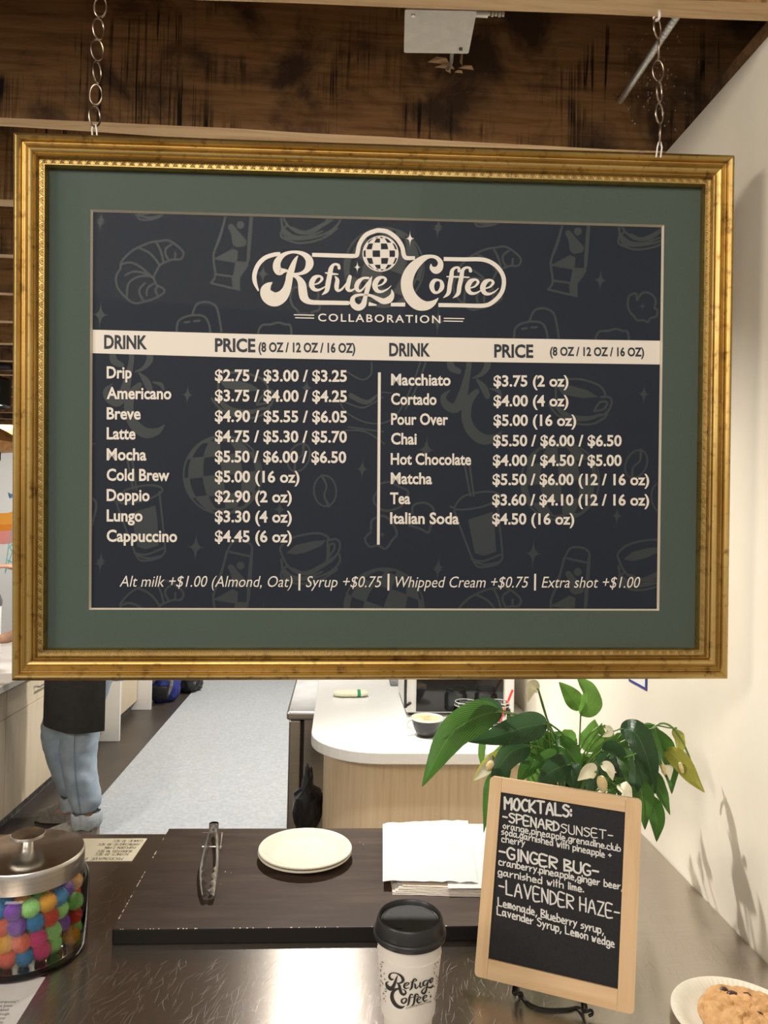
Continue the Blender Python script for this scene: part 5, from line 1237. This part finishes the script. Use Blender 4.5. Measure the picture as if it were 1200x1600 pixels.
bm = bmesh.new(); lathe(bm, [(0, -.206), (.099, -.2105), (.099, -.212), (0, -.212)], 30); obj('diffuser', bm, emis('white lamp diffuser', (1, .95, .85), 3), tr)
bm = bmesh.new(); tube(bm, [(.03, -.02, -.03), (.06, -.05, -.06), (.09, -.07, -.11), (.1, -.06, -.16)], .004, 8, smooth=6); obj('cord', bm, M['black'], tr)
pn = empty('wooden_pendant', (-2.36, 5.0, 2.40), label='warm glowing wooden veneer pendant lamp left of the frame', cat='pendant lamp')
bm = bmesh.new(); tube(bm, [(0, 0, 0), (0, 0, -.2)], .003, 8); obj('cord', bm, M['black'], pn)
bm = bmesh.new(); lathe(bm, [(.02, -.20), (.08, -.22), (.17, -.27), (.22, -.33), (.20, -.385), (.1, -.40), (.1, -.397), (.195, -.38), (.213, -.33), (.165, -.275), (.02, -.205)], 48, fn=lambda r, z, a, i: (r * (1 + .04 * math.sin(3 * a)), z)); obj('shade', bm, M['lampwood'], pn)
bm = bmesh.new(); bmesh.ops.create_uvsphere(bm, u_segments=20, v_segments=12, radius=.035, matrix=Matrix.Translation((.0, 0, -.36))); obj('bulb', bm, M['bulb'], pn)
bm = bmesh.new(); cyl(bm, (.12, -.05, -.455), .03, .055, 20); obj('lower_socket', bm, M['black'], pn)
def mural(name, pts, mt):
    q = [at(a, b, 1, 9.494) for a, b in pts]; bm = bmesh.new(); f_ = bm.faces.new([bm.verts.new(p) for p in q]); bmesh.ops.triangulate(bm, faces=[f_]); return obj(name, bm, mt, WB, False)
arc = lambda r: [(4 + r * math.cos(t) * 1.1, 762 + r * math.sin(t)) for t in [PI * k / 14 for k in range(15)]]
for r0, r1, mt in ((40, 58, 'orange'), (58, 68, 'orange'), (68, 88, 'pink')):
    a, b = arc(r0), arc(r1)
    for i in range(14): 
        pass
    V = [at(*p, 1, 9.494) for p in a] + [at(*p, 1, 9.494) for p in b]; pyobj('mural_arc', V, [(i, i + 1, 16 + i, 15 + i) for i in range(14)], M[mt] if r0 != 58 else mat('deep orange mural paint', (.8, .25, .02), .7), WB)
mural('mural_bird', [(12, 769), (18, 772), (34, 766), (30, 778), (20, 777), (15, 779), (16, 774)], M['blue'])
aa = Art(lambda x, y_: at(x, y_, 1, 9.492))
for s_ in ([(8, 895), (14, 850), (22, 815)], [(15, 855), (24, 870)], [(15, 855), (24, 845)], [(12, 875), (22, 880)], [(8, 895), (20, 860)]): aa.ribbon(s_, 1.2, 4)
aa.build('mural_lines', M['teal'], WB)

# ================================================================== PERSON at the left cabinets, facing them
def skin(name, J, E_, mt, parent=None, sub=2, root=0):
    me = bpy.data.meshes.new(name); me.from_pydata([j[:3] for j in J], E_, []); o = bpy.data.objects.new(name, me); link(o)
    md = o.modifiers.new('skin', 'SKIN'); md.use_smooth_shade = True
    for i, j in enumerate(J):
        r = j[3] if isinstance(j[3], tuple) else (j[3], j[3]); me.skin_vertices[0].data[i].radius = r
        me.skin_vertices[0].data[i].use_root = (i == root)
    s_ = o.modifiers.new('sub', 'SUBSURF'); s_.levels = sub; s_.render_levels = sub
    dg = bpy.context.evaluated_depsgraph_get(); dg.update(); m2 = bpy.data.meshes.new_from_object(o.evaluated_get(dg)); bpy.data.objects.remove(o); bpy.data.meshes.remove(me)
    m2.materials.clear(); m2.name = name; return finish(name, m2, mt, parent, 'all')
PX, PY = -1.235, 3.88
pe = empty('person', (PX, PY, 0), label='person in light blue jeans and black apron facing the left cabinets', cat='person')
def chainJ(J, E_, start, pts):
    prev = start
    for p in pts: J.append(p); E_.append((prev, len(J) - 1)); prev = len(J) - 1
    return prev
# local coordinates: facing -X, left side towards -Y (camera)
J = [(0.02, 0, .96, (.12, .15))]; E_ = []
ch = chainJ(J, E_, 0, [(0.0, 0, 1.12, (.11, .14)), (-.02, 0, 1.28, (.12, .16)), (-.03, 0, 1.40, (.09, .13)), (-.04, 0, 1.48, .055), (-.07, 0, 1.555, .056), (-.085, 0, 1.62, (.092, .078)), (-.085, 0, 1.70, (.085, .072))])
neck = 3
handsJ = []
for sd, el, wr, hd in ((-1, (-.12, -.27, 1.16), (-.33, -.20, 1.01), (-.42, -.18, .985)), (1, (-.17, .25, 1.20), (-.38, .10, 1.31), (-.47, .06, 1.33))):
    e_ = chainJ(J, E_, neck, [(-.03, sd * .175, 1.40, .058), (-.06, sd * .225, 1.31, .05), (*el, .042), (*wr, .027), (*[w0 * .4 + h0 * .6 for w0, h0 in zip(wr, hd)], (.034, .018)), (*hd, (.036, .014))]); hi = e_
    d = (Vector(hd) - Vector(wr)).normalized(); up_ = Vector((0, 0, 1)); sv_ = d.cross(up_).normalized()
    for k, (off_, ln_) in enumerate(((-.027, .062), (-.009, .072), (.009, .068), (.027, .052))):
        b0 = Vector(hd) + sv_ * off_; m1 = b0 + d * ln_ * .55 + Vector((0, 0, -.006)); m2_ = b0 + d * ln_ + Vector((0, 0, -.022)); chainJ(J, E_, hi, [(*(b0 + d * .01), .0095), (*m1, .0085), (*m2_, .007)])
    b0 = Vector(wr) + d * .045 - sv_ * sd * .0; chainJ(J, E_, hi - 1, [(*(b0 + sv_ * -.034 * (1 if sd < 0 else -1)), .011), (*(b0 + sv_ * -.052 * (1 if sd < 0 else -1) + d * .035), .009)])
for sd, kn, an, ro in ((-1, (-.03, -.105, .50), (.015, -.11, .10), 1), (1, (-.20, .09, .50), (-.12, .11, .10), 1)):
    chainJ(J, E_, 0, [(.02, sd * .095, .90, .095), (*[(a + b) / 2 for a, b in zip((.02, sd * .095, .9), kn)], .078), (*kn, .056), (*[(a + b) / 2 for a, b in zip(kn, an)], .048), (*an, .036), (an[0] - .02, an[1], .05, (.04, .035)), (an[0] - .13, an[1] + sd * .01, .035, (.038, .02))])
body = skin('body', J, E_, M['skin'], pe, 2)
# jeans
J = [(0.03, 0, .98, (.125, .165))]; E_ = []
for sd, kn, an in ((-1, (-.035, -.105, .50), (.015, -.11, .13)), (1, (-.21, .09, .50), (-.12, .11, .13))):
    chainJ(J, E_, 0, [(.025, sd * .095, .88, .115), (*[(a + b) / 2 for a, b in zip((.02, sd * .095, .9), kn)], .105), (*kn, .096), (kn[0] * .5 + an[0] * .5 - .01, an[1], .31, .088), (an[0] - .004, an[1], .19, .078), (*an, .074)])
je = skin('jeans', J, E_, M['jeans'], pe, 3)
for v in je.data.vertices:
    p = v.co; z = p.z; k = .010 * mn.noise(Vector((p.x * 7, p.y * 7, z * 9 + p.x * 12))) + .005 * mn.noise(Vector((p.x * 15, p.y * 15, z * 26 + p.y * 20))); c_ = Vector((p.x, p.y, 0)); n_ = v.normal; v.co += Vector((n_.x, n_.y, 0)) * k
for sd, an in ((-1, (.015, -.11)), (1, (-.12, .11))):          # rolled, frayed cuffs
    bm = bmesh.new(); lathe(bm, [(.062, .075), (.068, .07), (.073, .08), (.075, .13), (.071, .142), (.065, .14)], 48, (an[0], an[1], 0), fn=lambda r, z, a, i: (r * (1 + .05 * math.sin(5 * a) + .02 * math.sin(17 * a + i)), z + .004 * math.sin(7 * a))); obj('rolled_cuff', bm, noisy('frayed denim cuff', (.40, .47, .54), (.58, .64, .68), 40, .9, bs=.5, bd=.003), je)
bm = bmesh.new(); tube(bm, [(.03, -.214, .9), (.0, -.212, .7), (-.02, -.206, .5), (-.01, -.202, .33), (.012, -.19, .16)], .0022, 5, smooth=8); obj('side_seam', bm, noisy('dark seam', (.1, .16, .25), (.16, .22, .3), 90, .9), je)
# shoes
for sd, an in ((-1, (.015, -.11)), (1, (-.12, .12))):
    bm = bmesh.new(); prf = [(.055, .0), (.03, .04), (-.05, .045), (-.14, .043), (-.185, .025), (-.19, .0)]
    rows = []
    for t in range(13):
        u = t / 12; x_ = .06 - .26 * u; wd = .036 + .012 * math.sin(PI * min(1, u * 1.1)); wd *= (1 - max(0, u - .85) * 4) if u > .85 else (.75 + 2.0 * u if u < .12 else 1); ht = .095 * (1 - u) ** .9 + .032 if u < .96 else .028
        rows.append([bm.verts.new((an[0] + x_, an[1] + wd * math.cos(a) * (1 if math.sin(a) < 0 else .8), .012 + max(0, math.sin(a)) * ht + (0 if math.sin(a) >= 0 else -.011 * min(1, -math.sin(a) * 2)))) for a in [2 * PI * k / 16 for k in range(16)]])
    for a, b in zip(rows, rows[1:]):
        for k in range(16): bm.faces.new((a[k], a[(k + 1) % 16], b[(k + 1) % 16], b[k]))
    bm.faces.new(rows[0]); bm.faces.new(rows[-1]); bmesh.ops.recalc_face_normals(bm, faces=bm.faces); sh = obj('sneaker', bm, M['sneaker'], pe)
    bm = bmesh.new()
    for k in range(4):
        x_ = an[0] - .02 - k * .025; tube(bm, [(x_, an[1] - .028, .075 - k * .008), (x_ - .008, an[1], .105 - k * .014), (x_, an[1] + .028, .075 - k * .008)], .003, 6, smooth=4)
    obj('shoelaces', bm, M['shirt'], sh)
# shirt with sleeves, torso
J = [(0.02, 0, .98, (.13, .165))]; E_ = []
nk = chainJ(J, E_, 0, [(0.0, 0, 1.12, (.125, .155)), (-.02, 0, 1.28, (.132, .172)), (-.03, 0, 1.40, (.10, .14)), (-.038, 0, 1.455, .068)])
for sd, el, wr in ((-1, (-.12, -.27, 1.16), (-.27, -.22, 1.05)), (1, (-.17, .25, 1.20), (-.27, .17, 1.25))):
    chainJ(J, E_, 3, [(-.03, sd * .175, 1.40, .07), (-.06, sd * .225, 1.31, .064), (*el, .056), (*wr, .05)])
skin('shirt', J, E_, M['shirt'], pe, 2)
# apron: wraps front and sides, hem at the knees
bm = bmesh.new(); rows = []; n = 30
for j in range(25):
    z = .565 + (1.34 - .565) * j / 24; row = []
    for i in range(n + 1):
        u = i / n * 2 - 1; hw = (2.3 if u < 0 else 1.5) - (max(0, z - 1.02) * (5.2 if u < 0 else 2.6)); a = u * hw
        rx_, ry_ = (.205 if z < .9 else .205 - (z - .9) * .14), (.235 if z < .95 else .235 - (z - .95) * .12)
        fx = 1 + .03 * math.sin(a * 7) * max(0, (1.0 - z)) * 1.6
        x_ = -.045 - rx_ * fx * math.cos(a); y_ = ry_ * fx * math.sin(a); row.append(bm.verts.new((x_ + (.02 if z < .9 else 0), y_, z + .012 * math.cos(a * 1.5))))
    rows.append(row)
for a, b in zip(rows, rows[1:]):
    for k in range(n): bm.faces.new((a[k], a[k + 1], b[k + 1], b[k]))
bmesh.ops.recalc_face_normals(bm, faces=bm.faces); bmesh.ops.solidify(bm, geom=bm.faces[:], thickness=.003); ap = obj('apron', bm, M['apron'], pe)
bm = bmesh.new()
for sd in (-1, 1): tube(bm, [(-.16, sd * .10, 1.335), (-.10, sd * .085, 1.46), (.02, sd * .06, 1.50), (.05, 0, 1.49)], .007, 8, smooth=6)
tube(bm, [(.11, -.19, 1.0), (.17, -.05, 1.0), (.17, .05, 1.0), (.11, .19, 1.0)], .008, 8, smooth=6); obj('apron_tie', bm, M['apron'], ap)
# hair and face details
bm = bmesh.new(); bmesh.ops.create_uvsphere(bm, u_segments=28, v_segments=18, radius=1)
for v in list(bm.verts):
    d = v.co; v.co = Vector((-.072 + d.x * .108, d.y * .092, 1.675 + d.z * .112)) * 1
bmesh.ops.delete(bm, geom=[v for v in bm.verts if v.co.x < -.135 and v.co.z < 1.70 or v.co.z < 1.60], context='VERTS'); bmesh.ops.solidify(bm, geom=bm.faces[:], thickness=.012); obj('hair', bm, M['hair'], pe)
bm = bmesh.new()
for s in (-1, 1): bmesh.ops.create_uvsphere(bm, u_segments=12, v_segments=8, radius=.012, matrix=Matrix.Translation((-.168, s * .03, 1.655)))
obj('eyes', bm, M['white_plastic'], pe)
bm = bmesh.new(); r = bmesh.ops.create_icosphere(bm, subdivisions=3, radius=1)
for v in bm.verts: v.co = Vector((-.178 + v.co.x * .02 * (1 - v.co.z * .4), v.co.y * .014 * (1 - v.co.z * .4), 1.63 + v.co.z * .024))
obj('nose', bm, M['skin'], pe)
